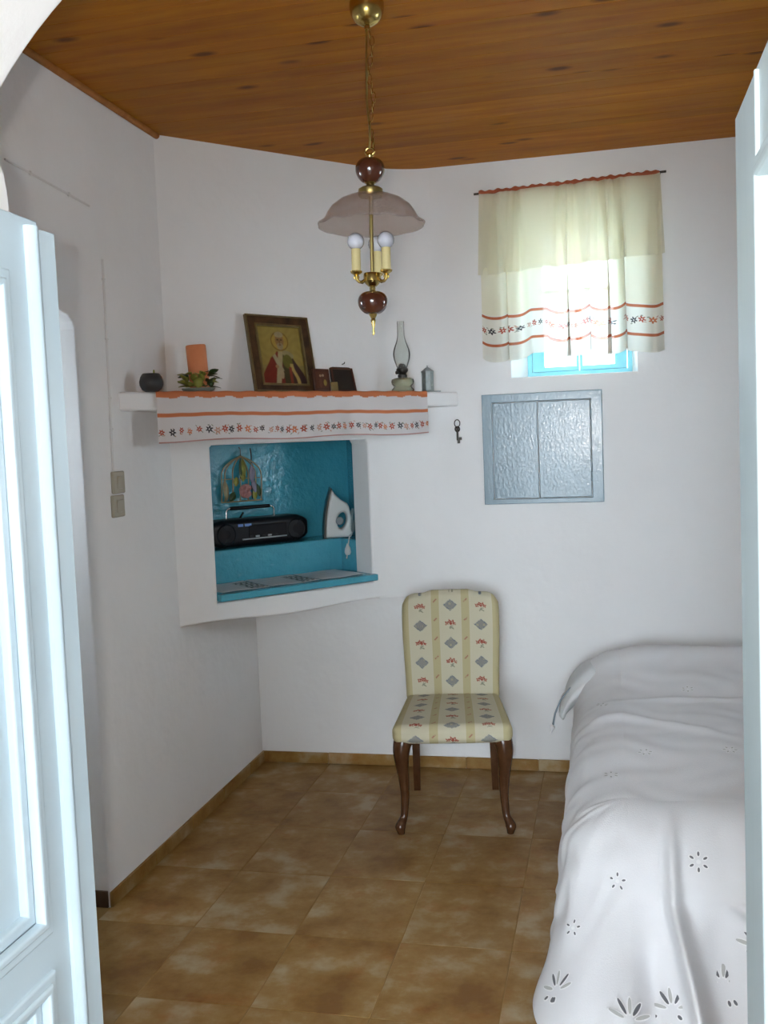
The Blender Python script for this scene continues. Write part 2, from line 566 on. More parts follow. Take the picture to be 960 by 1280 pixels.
# ceiling: slab plus one object per plank
ce = MB().box((RW / 2, YF / 2, HC + 0.085), (RW + 0.6, -YF + 0.6, 0.12)).build('ceiling', M['trimwood'])
tag(ce, kind='structure')
pw = 0.0911
pm = None
for k in range(36):
    if pm is None:
        hw = pw / 2
        prof = [(-hw, 0.022), (-hw, 0.0012), (-hw + 0.0012, 0.0), (hw - 0.0012, 0.0), (hw, 0.0012), (hw, 0.022)]
        vs = [(x, y, z) for x in (-RW / 2, RW / 2) for y, z in prof]
        fs = [tuple(range(6)), tuple(reversed(range(6, 12)))] + [(i, (i + 1) % 6, 6 + (i + 1) % 6, 6 + i) for i in range(6)]
        o = MB().add(vs, fs).build('plank', M['plank'], ce, 20)
        pm = o.data
    else:
        o = link(bpy.data.objects.new('plank', pm), ce)
    o.location = (RW / 2, -pw / 2 - k * pw, HC + random.uniform(0.0, 0.0005))

def quarter_round(p0, p1, name):
    return MB().tube([p0, p1], 0.014, 10).build(name, M['trimwood'])
tag(quarter_round((0.010, -0.88, HC - 0.004), (0.010, YF + 0.01, HC - 0.004), 'trim_1'), kind='structure')

# left wall with a low arched doorway and the corner cut away behind the niche
oy0, oy1 = -2.50, -1.58
arch = [(oy1, -0.05), (oy1, 2.005), (oy1 - 0.012, 2.030), (oy1 - 0.04, 2.050), (oy1 - 0.25, 2.09),
        (oy0 + 0.25, 2.10), (oy0 + 0.10, 2.065), (oy0 + 0.03, 2.035), (oy0, 1.99), (oy0, -0.05)]
outl = [(YF - 0.57, -0.05), (YF - 0.57, HC + 0.03), (0.0, HC + 0.03), (0.0, -0.05)] + arch
wl = pobj('wall_left', plate([outl, rect(-0.84, 0.90, -0.02, 1.66)], T, 0.006, (0, 1, 0), (0, 0, 1), (0, 0, 0)), M['plaster'])
tag(wl, kind='structure')
# passage behind the doorway: far side, end and top
ps = MB()
# window opening added in the passage's far side to let daylight in
ps.box((-0.75, -2.50, 1.1), (0.06, 0.40, 2.4)).box((-0.75, -1.56, 1.1), (0.06, 0.38, 2.4))
ps.box((-0.75, -2.025, 0.70), (0.06, 0.56, 1.60)).box((-0.75, -2.025, 2.12), (0.06, 0.56, 0.40)).box((-0.75, -2.20, 1.72), (0.06, 0.24, 0.5))
ps.box((-0.54, oy1 + 0.03 + 0.004, 1.1), (0.47, 0.06, 2.4))
ps.box((-0.54, oy0 - 0.034, 1.1), (0.47, 0.06, 2.4))
ps.box((-0.54, (oy0 + oy1) / 2, 2.32), (0.47, oy1 - oy0 + 0.2, 0.06))
tag(ps.build('wall_passage', M['plaster']), kind='structure')

# back wall with the window hole
WX0, WX1, WZ0, WZ1 = 1.31, 1.873, 1.858, 2.60
outl = [(-T, -0.05), (RW + T, -0.05), (RW + T, HC + 0.03), (-T, HC + 0.03)]
wb = pobj('wall_back', plate([outl, rect(WX0, WZ0, WX1, WZ1), rect(0.02, 0.90, 0.76, 1.66)], T, 0.006, (1, 0, 0), (0, 0, 1), (0, 0, 0)), M['plaster'])
tag(wb, kind='structure')
rv = MB()
rv.prism([(WX0 - 0.002, 0.012), (1.372, 0.165), (1.372, 0.22), (WX0 - 0.002, 0.22)], WZ0 - 0.002, WZ1 + 0.002)
rv.prism([(WX1 + 0.002, 0.012), (1.855, 0.165), (1.855, 0.22), (WX1 + 0.002, 0.22)], WZ0 - 0.002, WZ1 + 0.002)
rv.build('window_reveal', M['plaster'], wb)

# right wall, front wall with the round-topped doorway the camera looks through
# the right wall has a small deep window of its own, out of frame; its daylight falls on the bed and the niche
outl = [(0.0, -0.05), (-(YF - 0.57), -0.05), (-(YF - 0.57), HC + 0.03), (0.0, HC + 0.03)]
tag(pobj('wall_right', plate([outl, rect(0.85, 1.50, 1.28, 1.98)], T, 0.006, (0, -1, 0), (0, 0, 1), (RW, 0, 0)), M['plaster']), kind='structure')
w2 = struct_empty('window_2')
pobj('window_frame', plate([rect(0.85, 1.50, 1.28, 1.98), rect(0.88, 1.53, 1.25, 1.95)], 0.05, 0.003, (0, -1, 0), (0, 0, 1), (RW + 0.16, 0, 0)), M['winblue'], w2)
cx, cz, ra = 1.40, 1.72, 0.665
left = [(0.877, -0.05), (0.877, 1.95), (0.8755, 1.98), (0.872, 2.005), (0.862, 2.032), (0.847, 2.052), (0.838, 2.062)]
a0 = math.atan2(2.07 - cz, 0.8345 - cx)
a1 = PI - a0
arc = [(cx + ra * math.cos(a0 + (a1 - a0) * k / 40), cz + ra * math.sin(a0 + (a1 - a0) * k / 40)) for k in range(41)]
right = [(2 * cx - x, z) for x, z in reversed(left)]
DR = 0.06
right = [(x + DR, z) for x, z in right]
outl = [(-T, -0.05), (-T, HC + 0.03), (RW + T, HC + 0.03), (RW + T, -0.05)] + list(reversed(right)) + [(x + DR * (1 if k > 20 else 0) * 0, z) for k, (x, z) in reversed(list(enumerate(arc)))] + list(reversed(left))
wf = pobj('wall_front', plate([outl], 0.55, 0.008, (1, 0, 0), (0, 0, 1), (0, YF - 0.55, 0)), M['plaster'])
wf.location = (0, 0.55, 0) if False else (0, 0, 0)
me = wf.data
tag(wf, kind='structure')
_ys = [v.co.y for v in me.vertices]
me.transform(Matrix.Translation((0, YF - max(_ys), 0)))

# courtyard outside
tag(MB().box((1.4, -9.0, -0.11), (30, 10.3, 0.1)).build('courtyard_ground', M['stone']), kind='structure')

# wall added outside the window to dim its daylight on the curtain
tag(MB().box((1.5, 2.6, 2.4), (9.0, 0.3, 5.0)).build('wall_daylight_block', M['plaster']), kind='structure')
# added unseen shell behind the camera narrows daylight falling on the door leaves
pm_ = MB()
pm_.box((-0.45, -6.1, 1.43), (0.3, 4.5, 2.95)).box((3.55, -6.1, 1.43), (0.3, 4.5, 2.95))
pm_.box((1.55, -6.1, 2.98), (4.3, 4.6, 0.15))
pm_.box((0.02, -8.2, 1.43), (0.7, 0.3, 2.95)).box((3.08, -8.2, 1.43), (0.7, 0.3, 2.95)).box((1.55, -8.2, 2.72), (2.5, 0.3, 0.4))
tag(pm_.build('wall_added_porch', M['added_porch']), kind='structure')

# tiled skirting
def skirting(name, pts, n0):
    bs = None
    (x0, y0), (x1, y1) = pts
    d = Vector((x1 - x0, y1 - y0, 0)); ln = d.length; d.normalize()
    nrm = Vector(n0)
    ang = math.atan2(d.y, d.x)
    rot = Matrix.Rotation(ang, 4, 'Z')
    c = Vector(((x0 + x1) / 2, (y0 + y1) / 2, 0.027)) + nrm * 0.002
    bs = MB().box(c, (ln, 0.004, 0.052), rot).build(name, M['grout'])
    tag(bs, kind='structure')
    k = 0; s = 0.0
    while s < ln - 0.01:
        w = min(0.345, ln - s)
        m = MB().box((0, 0, 0), (w - 0.004, 0.009, 0.055), ch=0.002)
        o = m.build('tile', M['tile'], bs)
        p = Vector((x0, y0, 0)) + d * (s + w / 2) + nrm * 0.0055
        o.location = (p.x, p.y, 0.0275 + random.uniform(-0.001, 0.001))
        o.rotation_euler = (0, 0, ang + random.uniform(-0.004, 0.004))
        s += w
    return bs
skirting('baseboard_back', ((-0.02 + 0.02, 0.0), (RW, 0.0)), (0, -1, 0))
skirting('baseboard_left', ((0.0, -1.58), (0.0, -0.006)), (1, 0, 0))
MBp = MB().box((-0.15, oy1 - 0.004, 0.03), (0.29, 0.008, 0.06), ch=0.002).build('baseboard_passage', M['dark_floor'])
tag(MBp, kind='structure')

# ------------------------------------------------------------------ chimney corner with the blue niche
FA = Vector((0.0, -0.89, 0))
FT = Vector((0.66850293, 0.74370951, 0))
FN = Vector((0.74370951, -0.66850293, 0))
ANG = math.atan2(FT.y, FT.x)
def A3(s, off, z):
    return FA + FT * s + FN * off + Vector((0, 0, z))
ROTA = Matrix.Rotation(ANG, 4, 'Z')
NS0, NS1, NZ0, NZ1 = 0.176, 0.972, 0.965, 1.600
LEN = 1.1967
bot = [(s, 0.848 + 0.006 * math.sin(9 * s) + 0.010 * abs(s - 0.7)) for s in np.linspace(LEN + 0.02, -0.02, 24)]
outl = [(-0.02, HC + 0.02), (LEN + 0.02, HC + 0.02)] + bot
hole = [(NS0, NZ0 - 0.03), (NS1, NZ0 - 0.03), (NS1, NZ1 - 0.02), (NS1 - 0.012, NZ1), (NS0 + 0.01, NZ1), (NS0, NZ1 - 0.01)]
wc = pobj('wall_chimney', plate([outl, hole], 0.14, 0.010, FT, (0, 0, 1), FA), M['plaster'])
tag(wc, kind='structure')
MB().prism([(-0.01, -0.80), (0.72, 0.01), (-0.01, 0.01)], 0.862, 0.90).build('hood_underside', M['plaster'], wc)
# rounded plaster where the breast runs into the back wall
Cn = FA + FT * LEN
dft = 0.19; half = (PI - ANG) / 2
Rf = dft * math.tan(half)
p0 = Cn - FT * dft
cen = p0 + FN * Rf
aa0 = math.atan2(p0.y - cen.y, p0.x - cen.x); p1 = Cn + Vector((dft, 0, 0))
aa1 = math.atan2(p1.y - cen.y, p1.x - cen.x)
vs = []; fs = []
for k in range(25):
    a = aa0 + (aa1 - aa0) * k / 24
    q = cen + Vector((math.cos(a), math.sin(a), 0)) * Rf - Vector((math.cos(a), math.sin(a), 0)) * (-0.0015)
    w = Cn + (q - Cn) * 0.02 + Vector((-0.05, 0.05, 0))
    zb = 0.851 - 0.004 * math.sin(k / 24 * PI)
    vs += [(q.x, q.y, zb), (q.x, q.y, HC + 0.015), (w.x, w.y, zb + 0.001)]
for k in range(24):
    fs += [(3 * k, 3 * k + 3, 3 * k + 4, 3 * k + 1), (3 * k, 3 * k + 2, 3 * k + 5, 3 * k + 3)]
MB().add(vs, fs).build('plaster_cove', M['plaster'], wc, 60)
# mantel shelf running along the chimney breast into both walls
sp = [(-0.02, -1.300), (0.003, -1.301), (1.052, -0.0055), (1.062, 0.02), (0.80, 0.06), (0.3, -0.35), (-0.04, -0.75)]
pobj('mantel_shelf', plate([sp], 0.068, 0.010, (1, 0, 0), (0, 1, 0), (0, 0, 1.806)), M['plaster'], wc)
# niche lining: thin painted walls behind the breast
def abox(mb, s0, s1, o0, o1, z0, z1, ch=0.0):
    c = A3((s0 + s1) / 2, (o0 + o1) / 2, (z0 + z1) / 2)
    mb.box(c, (s1 - s0, abs(o1 - o0), z1 - z0), ROTA, ch)
nl = MB()
abox(nl, 0.15, 1.18, -0.485, -0.47, 0.93, 1.63)            # back
abox(nl, 0.145, 0.165, -0.48, -0.142, 0.93, 1.63)         # left side
_q = [A3(0.986, -0.142, 0), A3(1.165, -0.475, 0), A3(1.185, -0.475, 0), A3(1.004, -0.142, 0)]
nl.prism([(q.x, q.y) for q in _q], 0.93, 1.63)             # right side, splayed
abox(nl, 0.15, 1.18, -0.48, -0.142, 1.602, 1.63)           # top
nb = nl.build('niche_lining', M['nicheblue'], wc)
nl = MB(); abox(nl, 0.16, 1.10, -0.475, -0.28, 0.95, 1.125, 0.006); abox(nl, 0.982, 1.05, -0.30, -0.142, 0.93, 1.122, 0.004)
nl.build('niche_ledge', M['nicheblue'], wc)
nl = MB(); abox(nl, 0.176, 0.985, -0.30, 0.028, 0.942, 0.972, 0.004)
nl.build('niche_sill', M['nicheblue'], wc)

# ------------------------------------------------------------------ window
w1 = struct_empty('window_1')
FX0, FX1, FZ0, FZ1 = 1.371, 1.856, 1.862, 2.60
def ringp(x0, z0, x1, z1, w):
    return [rect(x0, z0, x1, z1), rect(x0 + w, z0 + w, x1 - w, z1 - w)]
pobj('window_frame', plate(ringp(FX0, FZ0, FX1, FZ1, 0.022), 0.06, 0.003, (1, 0, 0), (0, 0, 1), (0, 0.162, 0)), M['winblue'], w1)
mx = (FX0 + FX1) / 2
for (x0, x1) in ((FX0 + 0.024, mx - 0.001), (mx + 0.001, FX1 - 0.024)):
    z0, z1 = FZ0 + 0.024, FZ1 - 0.024
    lw, rw_ = (0.056, 0.014) if x0 < mx - 0.1 else (0.014, 0.056)
    cs = pobj('casement', plate([rect(x0, z0, x1, z1), rect(x0 + lw, z0 + 0.022, x1 - rw_, z1 - 0.05)], 0.04, 0.003, (1, 0, 0), (0, 0, 1), (0, 0.168, 0)), M['winblue'], w1)
    MB().box(((x0 + lw + x1 - rw_) / 2, 0.19, (z0 + z1) / 2), (x1 - x0 - lw - rw_ + 0.01, 0.004, z1 - z0 - 0.05)).build('pane', M['pane'], cs)
    MB().box(((x0 + lw + x1 - rw_) / 2, 0.182, 2.26), (x1 - x0 - lw - rw_ + 0.004, 0.018, 0.016)).build('glazing_bar', M['winblue'], cs)

# ------------------------------------------------------------------ panelled double door, both leaves folded into the room
def door_leaf(name, face, y0, y1, ztop, sgn, mat, y_panel, leaf_mat_panel, zp):
    """face: x of the visible face, sgn: +1 if that face looks towards +x"""
    d = struct_empty(name)
    ax = (0, 1, 0) if sgn > 0 else (0, -1, 0)
    f = (lambda a, b: (a, b)) if sgn > 0 else (lambda a, b: (-b, -a))
    pa0, pa1 = y_panel
    (u0, u1), (l0, l1) = zp
    q0, q1 = f(pa0, pa1)
    o0, o1 = f(y0, y1)
    pobj('leaf_frame', plate([rect(o0, 0.012, o1, ztop), rect(q0, u0, q1, u1), rect(q0, l0, q1, l1)], 0.042, 0.003, ax, (0, 0, 1), (face, 0, 0)), mat, d)
    for (z0, z1) in ((u0, u1), (l0, l1)):
        pobj('panel', plate([rect(q0 - 0.004, z0 - 0.004, q1 + 0.004, z1 + 0.004)], 0.014, 0.0, ax, (0, 0, 1), (face - sgn * 0.016, 0, 0)), leaf_mat_panel, d)
        for (w0, w1_, pr) in ((-0.004, 0.012, 0.007), (0.010, 0.022, 0.011), (0.022, 0.040, -0.003)):
            pobj('moulding', plate([rect(q0 + w0, z0 + w0, q1 - w0, z1 - w0), rect(q0 + w1_, z0 + w1_, q1 - w1_, z1 - w1_)], 0.018, 0.004, ax, (0, 0, 1), (face + sgn * pr, 0, 0)), mat, d)
    return d
d1 = door_leaf('door_1', 0.93, -3.775, -3.300, 1.928, 1, M['doorpaint'], (-3.690, -3.390), M['doorpaint'], ((0.905, 1.842), (0.14, 0.842)))
# meeting stile strip on the free edge: bead, groove and flat fillet
prof = [(-0.035, 0), (-0.035, 0.006)] + [(-0.035 + 0.026 * k / 8, 0.006 + 0.008 * math.sin(PI * k / 8)) for k in range(9)] + [(-0.006, 0.005), (0.0, 0.002), (0.010, 0.004), (0.036, 0.006), (0.037, -0.036), (-0.004, -0.036), (-0.004, 0)]
n = len(prof)
vs = [(0.93 + b, -3.302 + a, z) for z in (0.012, 1.916) for a, b in prof]
fs = [tuple(reversed(range(n))), tuple(range(n, 2 * n))] + [(i, (i + 1) % n, n + (i + 1) % n, n + i) for i in range(n)]
MB().add(vs, fs).build('meeting_bead', M['doorpaint'], d1, 25)
d2 = door_leaf('door_2', 1.885, -3.855, -3.375, 1.948, -1, M['doorpaint2'], (-3.785, -3.575), M['doorpaint2'], ((0.905, 1.85), (0.14, 0.842)))
MB().box((1.8835, -3.558, 0.98), (0.006, 0.006, 1.92), ch=0.001).build('bead', M['doorpaint2'], d2)

# ------------------------------------------------------------------ painted motifs for the woven bands
RED = np.array((0.42, 0.085, 0.045)); DARK = np.array((0.055, 0.05, 0.055)); ORANGE = np.array((0.62, 0.20, 0.085))
PALE = np.array((0.55, 0.30, 0.22)); GREENG = np.array((0.22, 0.23, 0.17))
def flower_mask(U, V, cu, cv, r, petals=6, rot=0.0):
    du, dv = U - cu, V - cv
    rr = np.hypot(du, dv)
    th = np.arctan2(dv, du) + rot
    edge = r * (0.74 + 0.26 * np.cos(petals * th))
    m = (rr < edge) & (rr > r * 0.2)
    return m
def blob(U, V, cu, cv, a, b, rot=0.0):
    du, dv = U - cu, V - cv
    c, s = math.cos(rot), math.sin(rot)
    p = (du * c + dv * s) / a; q = (-du * s + dv * c) / b
    return p * p + q * q < 1
def band(Cc, U, V, W, v0, h, seed, dens=0.046):
    rg = random.Random(seed)
    u = 0.012; k = 0
    while u < W:
        r = h * rg.choice((0.34, 0.42, 0.44))
        cv = v0 + rg.uniform(-0.12, 0.12) * h
        sel = np.abs(U - u) < 0.04
        col = (RED, DARK, RED, ORANGE, RED, DARK, PALE)[k % 7]
        Us, Vs = U[sel], V[sel]
        sub = Cc[sel]
        for q in range(3):
            m = blob(Us, Vs, u + rg.uniform(-1.1, 1.1) * r, cv + rg.choice((-1, 1)) * rg.uniform(0.7, 1.15) * r, r * 0.34, r * 0.12, rg.uniform(-1, 1))
            sub[m] = GREENG if rg.random() < 0.6 else PALE
        sub[flower_mask(Us, Vs, u, cv, r, 6, rg.uniform(0, 1))] = col
        Cc[sel] = sub
        u += dens * rg.uniform(0.62, 1.0)
        k += 1

# mantel runner
L2A = Vector((0, -1.302, 0)); L2T = Vector((0.62916181, 0.77727435, 0)); L2N = Vector((0.77727435, -0.62916181, 0))
RU0, RU1 = 0.140, 1.474
def runner_fn(U, V):
    # V: metres along the cloth, 0 at the back edge lying on the shelf, then over the lip and down
    s = U
    lay = 0.07
    over = np.clip((V - lay) / 0.02, 0, 1)
    drop = np.maximum(V - lay - 0.015, 0)
    hang = np.clip(drop / 0.16, 0, 1)
    ph = s * 34 + 1.3 * np.sin(s * 7.0)
    wave = (0.009 * np.sin(ph) + 0.006 * np.sin(ph * 0.43 + 1)) * hang
    off = np.where(V < lay, -(lay - V) + 0.004, 0.004 + 0.010 * np.sin(over * PI / 2)) + wave + 0.010 * hang
    z = 1.8085 - 0.008 * (1 - np.cos(over * PI / 2)) - drop * (1 + 0.0 * s) - 0.004 * np.sin(s * 11) * hang
    z = z + 0.0012 * np.sin(s * 60) * (1 - hang)
    x = L2A.x + L2T.x * s + L2N.x * off
    y = L2A.y + L2T.y * s + L2N.y * off
    return x, y, z
def runner_col(U, V):
    Cc = np.empty(U.shape + (3,)); Cc[:] = (0.70, 0.665, 0.66)
    e = 0.005 * np.sin(U * 40) + 0.004 * np.sin(U * 91 + 1)
    Cc[V < 0.101 + e * 0.6] = ORANGE
    Cc[np.abs(V - 0.166) < 0.0075] = ORANGE * 0.97
    Cc[V > 0.2645] = np.array((0.50, 0.27, 0.25))
    sel = (V > 0.19) & (V < 0.27)
    band(Cc, U - RU0, V, RU1 - RU0, 0.228, 0.036, 3, 0.043)
    return Cc
vv = np.concatenate([np.linspace(0, 0.09, 14), np.linspace(0.092, 0.19, 28), np.linspace(0.1915, 0.269, 56)])
rn = grid('mantel_runner', np.linspace(RU0, RU1, 760), vv, runner_fn, M['towel'], None, runner_col)
tag(rn, 'white cotton runner with orange bands and embroidered flowers hanging over the plaster mantel shelf', 'runner')

# ------------------------------------------------------------------ curtain and rod
rod = MB().tube([(1.166, -0.050, 2.6917), (2.010, -0.050, 2.7122)], 0.0048, 10)
rod.tube([(1.19, -0.050, 2.6925), (1.19, 0.004, 2.6925)], 0.003, 8).tube([(1.985, -0.050, 2.7115), (1.985, 0.004, 2.7115)], 0.003, 8)
tag(rod.build('curtain_rod', M['iron']), 'thin dark metal rod carrying the cream curtain above the small window', 'curtain rod')
CW0, CW1 = 1.194, 1.982
ZT, ZB = 2.700, 1.952
def fold_phase(u):
    return 2 * PI * (u * 7.2 + 0.35 * np.sin(u * 9.0 + 0.6) + 0.16 * np.sin(u * 23 + 2))
def folds(u, d):
    p = fold_phase(u)
    w = np.sin(p) + 0.35 * np.sin(2 * p + 0.8) + 0.25 * np.sin(0.5 * p + 1.0)
    fine = 0.5 * np.sin(p * 3.1 + 1) * np.clip(1 - d * 1.6, 0, 1)
    return (0.011 + 0.025 * d) * w + 0.008 * fine
def curtain_fn(U, V):
    x = CW0 + (CW1 - CW0) * U
    p = fold_phase(U)
    x = x + (0.004 + 0.020 * V) * np.cos(p) * np.clip(np.minimum(U, 1 - U) * 12, 0, 1) + 0.010 * (V * (U - 0.5))
    rz = 2.6924 + (2.7112 - 2.6924) * U
    y = -0.062 + folds(U, V) * -1 - 0.006
    y = np.minimum(y, -0.022)
    z = rz - (ZT - ZB) * V - 0.012 + V * (0.006 * np.sin(U * 3 + 0.5) + 0.009 * np.sin(p * 0.5 + 1) + 0.006 * np.sin(p + 0.6)) - 0.008 * V * U
    return x, y, z
CRE = np.array((0.84, 0.80, 0.64))
def curtain_col(U, V):
    Cc = np.empty(U.shape + (3,)); Cc[:] = CRE
    Cc[V < 0.012] = ORANGE * 0.75
    low = V > 0.72
    Cc[low] = (0.84, 0.82, 0.74)
    Cc[np.abs(V - 0.735) < 0.009] = np.array((0.50, 0.14, 0.06))
    Cc[np.abs(V - 0.900) < 0.009] = np.array((0.50, 0.14, 0.06))
    band(Cc, U * 0.806, V * 0.748, 0.806, 0.815 * 0.748, 0.034, 11, 0.040)
    return Cc
vv = np.concatenate([np.linspace(0, 0.70, 50), np.linspace(0.705, 0.93, 110), np.linspace(0.935, 1, 10)])
ct = grid('curtain', np.linspace(0, 1, 620), vv, curtain_fn, M['curtain'], None, curtain_col)
tag(ct, 'cream gathered curtain with two red stripes and a flower band over the window', 'curtain')
def val_fn(U, V):
    x = CW0 + (CW1 - CW0) * U + (U - 0.5) * 0.030 * V + 0.012 * V * np.cos(fold_phase(U)) * np.clip(np.minimum(U, 1 - U) * 12, 0, 1)
    rz = 2.6924 + (2.7112 - 2.6924) * U
    y = -0.078 - folds(U, 0.55 * V) * 0.9
    y = np.minimum(y, -0.062 - 0.02 * 0)
    # side wings swing back towards the wall
    y = y + 0.012 * sstep(0.93, 1.0, U) * V
    z = rz - 0.010 - 0.362 * V + 0.02 * U * V
    return x, y, z
vl = grid('valance', np.linspace(0, 1, 300), np.linspace(0, 1, 40), val_fn, M['valance'], ct, lambda U, V: np.tile(np.array((0.88, 0.84, 0.69)), U.shape + (1,)))
def head_fn(U, V):
    x = CW0 - 0.004 + (CW1 - CW0 + 0.004) * U
    a = V * 2 * PI
    rz = 2.6924 + (2.7112 - 2.6924) * U
    rr = 0.0125 + 0.003 * np.sin(U * 130) + 0.002 * np.sin(U * 61 + 1)
    return x, -0.050 + rr * np.cos(a), rz + rr * 0.85 * np.sin(a)
grid('ruffled_heading', np.linspace(0, 1, 420), np.linspace(0, 1, 15), head_fn, M['towel'], ct, lambda U, V: np.tile(np.array((0.46, 0.13, 0.065)), U.shape + (1,)))

# ------------------------------------------------------------------ wall cupboard
cb = thing('wall_cupboard', 'small grey-blue gloss painted cupboard with two doors set in the wall below the curtain', 'cupboard', (1.166, 0, 1.272))
W_, H_ = 0.548, 0.512
pobj('frame', plate([rect(0, 0, W_, H_), rect(0.046, 0.024, W_ - 0.052, H_ - 0.040)], 0.03, 0.004, (1, 0, 0), (0, 0, 1), (0, -0.014, 0)), M['cupboard'], cb)
for (x0, x1) in ((0.048, 0.2545), (0.2575, W_ - 0.054)):
    dr = pobj('door', plate([rect(x0, 0.026, x1, H_ - 0.042)], 0.02, 0.003, (1, 0, 0), (0, 0, 1), (0, -0.010, 0)), M['cupboard'], cb)
for z in (0.12, 0.40):
    MB().tube([(W_ - 0.053, -0.013, z - 0.022), (W_ - 0.053, -0.013, z + 0.022)], 0.004, 8).build('hinge', M['cupboard'], cb)

# ------------------------------------------------------------------ key on the wall
ky = thing('key', 'old iron key on a ring hung on a nail right of the mantel shelf', 'key', (1.048, -0.010, 1.560))
MB().tube([(0.013 * math.sin(2 * PI * k / 20), 0, 0.098 + 0.017 * math.cos(2 * PI * k / 20)) for k in range(20)], 0.0022, 8, True).build('ring', M['iron'], ky)
m = MB().tube([(0, 0, 0.080), (0.0, 0, 0.018)], 0.0050, 10)
m.tube([(0.010 * math.sin(2 * PI * k / 16), 0, 0.071 + 0.011 * math.cos(2 * PI * k / 16)) for k in range(16)], 0.0036, 8, True)
m.box((0.010, 0, 0.026), (0.018, 0.005, 0.013), ch=0.001).box((0.005, 0, 0.012), (0.012, 0.004, 0.016), ch=0.001)
m.build('shank', M['iron'], ky)
MB().tube([(0, 0.012, 0.114), (0, -0.006, 0.1155)], 0.0022, 8).build('nail', M['iron'], ky)
nh = MB().tube([A3(0.850, -0.01, 1.942), A3(0.850, 0.018, 1.945), A3(0.850, 0.022, 1.951)], 0.0022, 8)
tag(nh.build('wall_nail', M['iron']), 'tiny bare nail in the white wall above the dark plaque', 'nail')

# ------------------------------------------------------------------ things on the mantel shelf
ZS = 1.8063
ZR = 1.8125      # on the runner
# charcoal pot
pt = thing('round_pot', 'round charcoal black pot at the left end of the mantel shelf', 'pot', (0.085, -1.205, ZS))
MB().lathe([(0.0, 0.0), (0.024, 0.0), (0.036, 0.008), (0.043, 0.024), (0.044, 0.037), (0.040, 0.053), (0.033, 0.064), (0.030, 0.067), (0.027, 0.067), (0.030, 0.060), (0.036, 0.045), (0.036, 0.03), (0.0, 0.012)], 40).build('bowl', M['pot'], pt)
MB().tube([(0.010, 0, 0.014), (0.012, 0, 0.060), (0.013, 0, 0.080)], [0.004, 0.004, 0.003], 8).build('stub', M['leaf_yellow'], pt)

# candle with leaf wreath on a dish
p = A3(0.080, 0.125, ZR)
cd = thing('pillar_candle', 'orange pillar candle in a wreath of leaves on a dish on the mantel shelf', 'candle', p, (0, 0, ANG))
MB().lathe([(0, 0), (0.05, 0), (0.062, 0.008), (0.067, 0.014), (0.066, 0.016), (0.058, 0.012), (0, 0.008)], 40).build('dish', M['dish'], cd)
cn = MB().lathe([(0, 0), (0.0395, 0), (0.0395, 0.172), (0.037, 0.176), (0.030, 0.173), (0, 0.168)], 36).build('candle', M['candle'], cd)
cn.location = (0.008, 0, 0.011); cn.rotation_euler = (0.0, R(-3.5), 0)
wk = MB().tube([(0, 0, 0.166), (0.001, 0, 0.177)], 0.0014, 6).build('wick', M['black'], cn)
def leaf_bm(l, w, bend=0.3):
    m = MB()
    n = 6; vs = []; fs = []
    for i in range(n):
        t = i / (n - 1)
        ww = w * math.sin(PI * min(0.999, t * 0.93 + 0.05)) ** 0.8
        z = bend * l * t * t
        vs += [(t * l, -ww, -z + 0.12 * ww), (t * l, 0, -z), (t * l, ww, -z + 0.12 * ww)]
    for i in range(n - 1):
        for k in range(2):
            fs.append((i * 3 + k, i * 3 + k + 1, i * 3 + 4 + k, i * 3 + 3 + k))
    return m.add(vs, fs)
lmesh = {}
for nm in ('leaf_dark', 'leaf_yellow'):
    o = leaf_bm(0.046, 0.0145).build('leaf', M[nm], cd)
    sol = o.modifiers.new('thick', 'SOLIDIFY'); sol.thickness = 0.0012
    lmesh[nm] = o
rl = random.Random(4)
cnt = 0
for ring, (rad, z, nleaf) in enumerate(((0.044, 0.022, 13), (0.046, 0.044, 12), (0.042, 0.066, 11))):
    for k in range(nleaf):
        a = 2 * PI * (k + 0.5 * ring) / nleaf + rl.uniform(-0.15, 0.15)
        left_side = math.cos(a) < -0.1
        nm = 'leaf_yellow' if rl.random() < (0.7 if left_side else 0.2) else 'leaf_dark'
        src = lmesh[nm]
        o = src.copy(); link(o, cd)
        o.location = (0.004 + rad * math.cos(a), rad * math.sin(a), z + rl.uniform(-0.004, 0.006))
        o.rotation_euler = (rl.uniform(-0.6, 0.6), rl.uniform(-1.2, -0.1), a + rl.uniform(-0.6, 0.6))
for nm, (x, y, z) in (('leaf_dark', (0.0, -0.045, 0.07)), ('leaf_yellow', (-0.035, -0.03, 0.02))):
    lmesh[nm].location = (x, y, z); lmesh[nm].rotation_euler = (0.3, -0.4, -1.6)
for (x, y, z, rr, mt) in ((-0.026, -0.058, 0.034, 0.020, 'leaf_yellow'), (0.03, -0.054, 0.028, 0.010, 'leaf_dark'), (-0.048, -0.028, 0.03, 0.010, 'leaf_yellow')):
    MB().lathe([(0, -rr)] + [(rr * math.cos(t), rr * math.sin(t)) for t in np.linspace(-1.3, 1.3, 8)] + [(0, rr)], 14, (x, y, z)).build('berry', M[mt], cd)

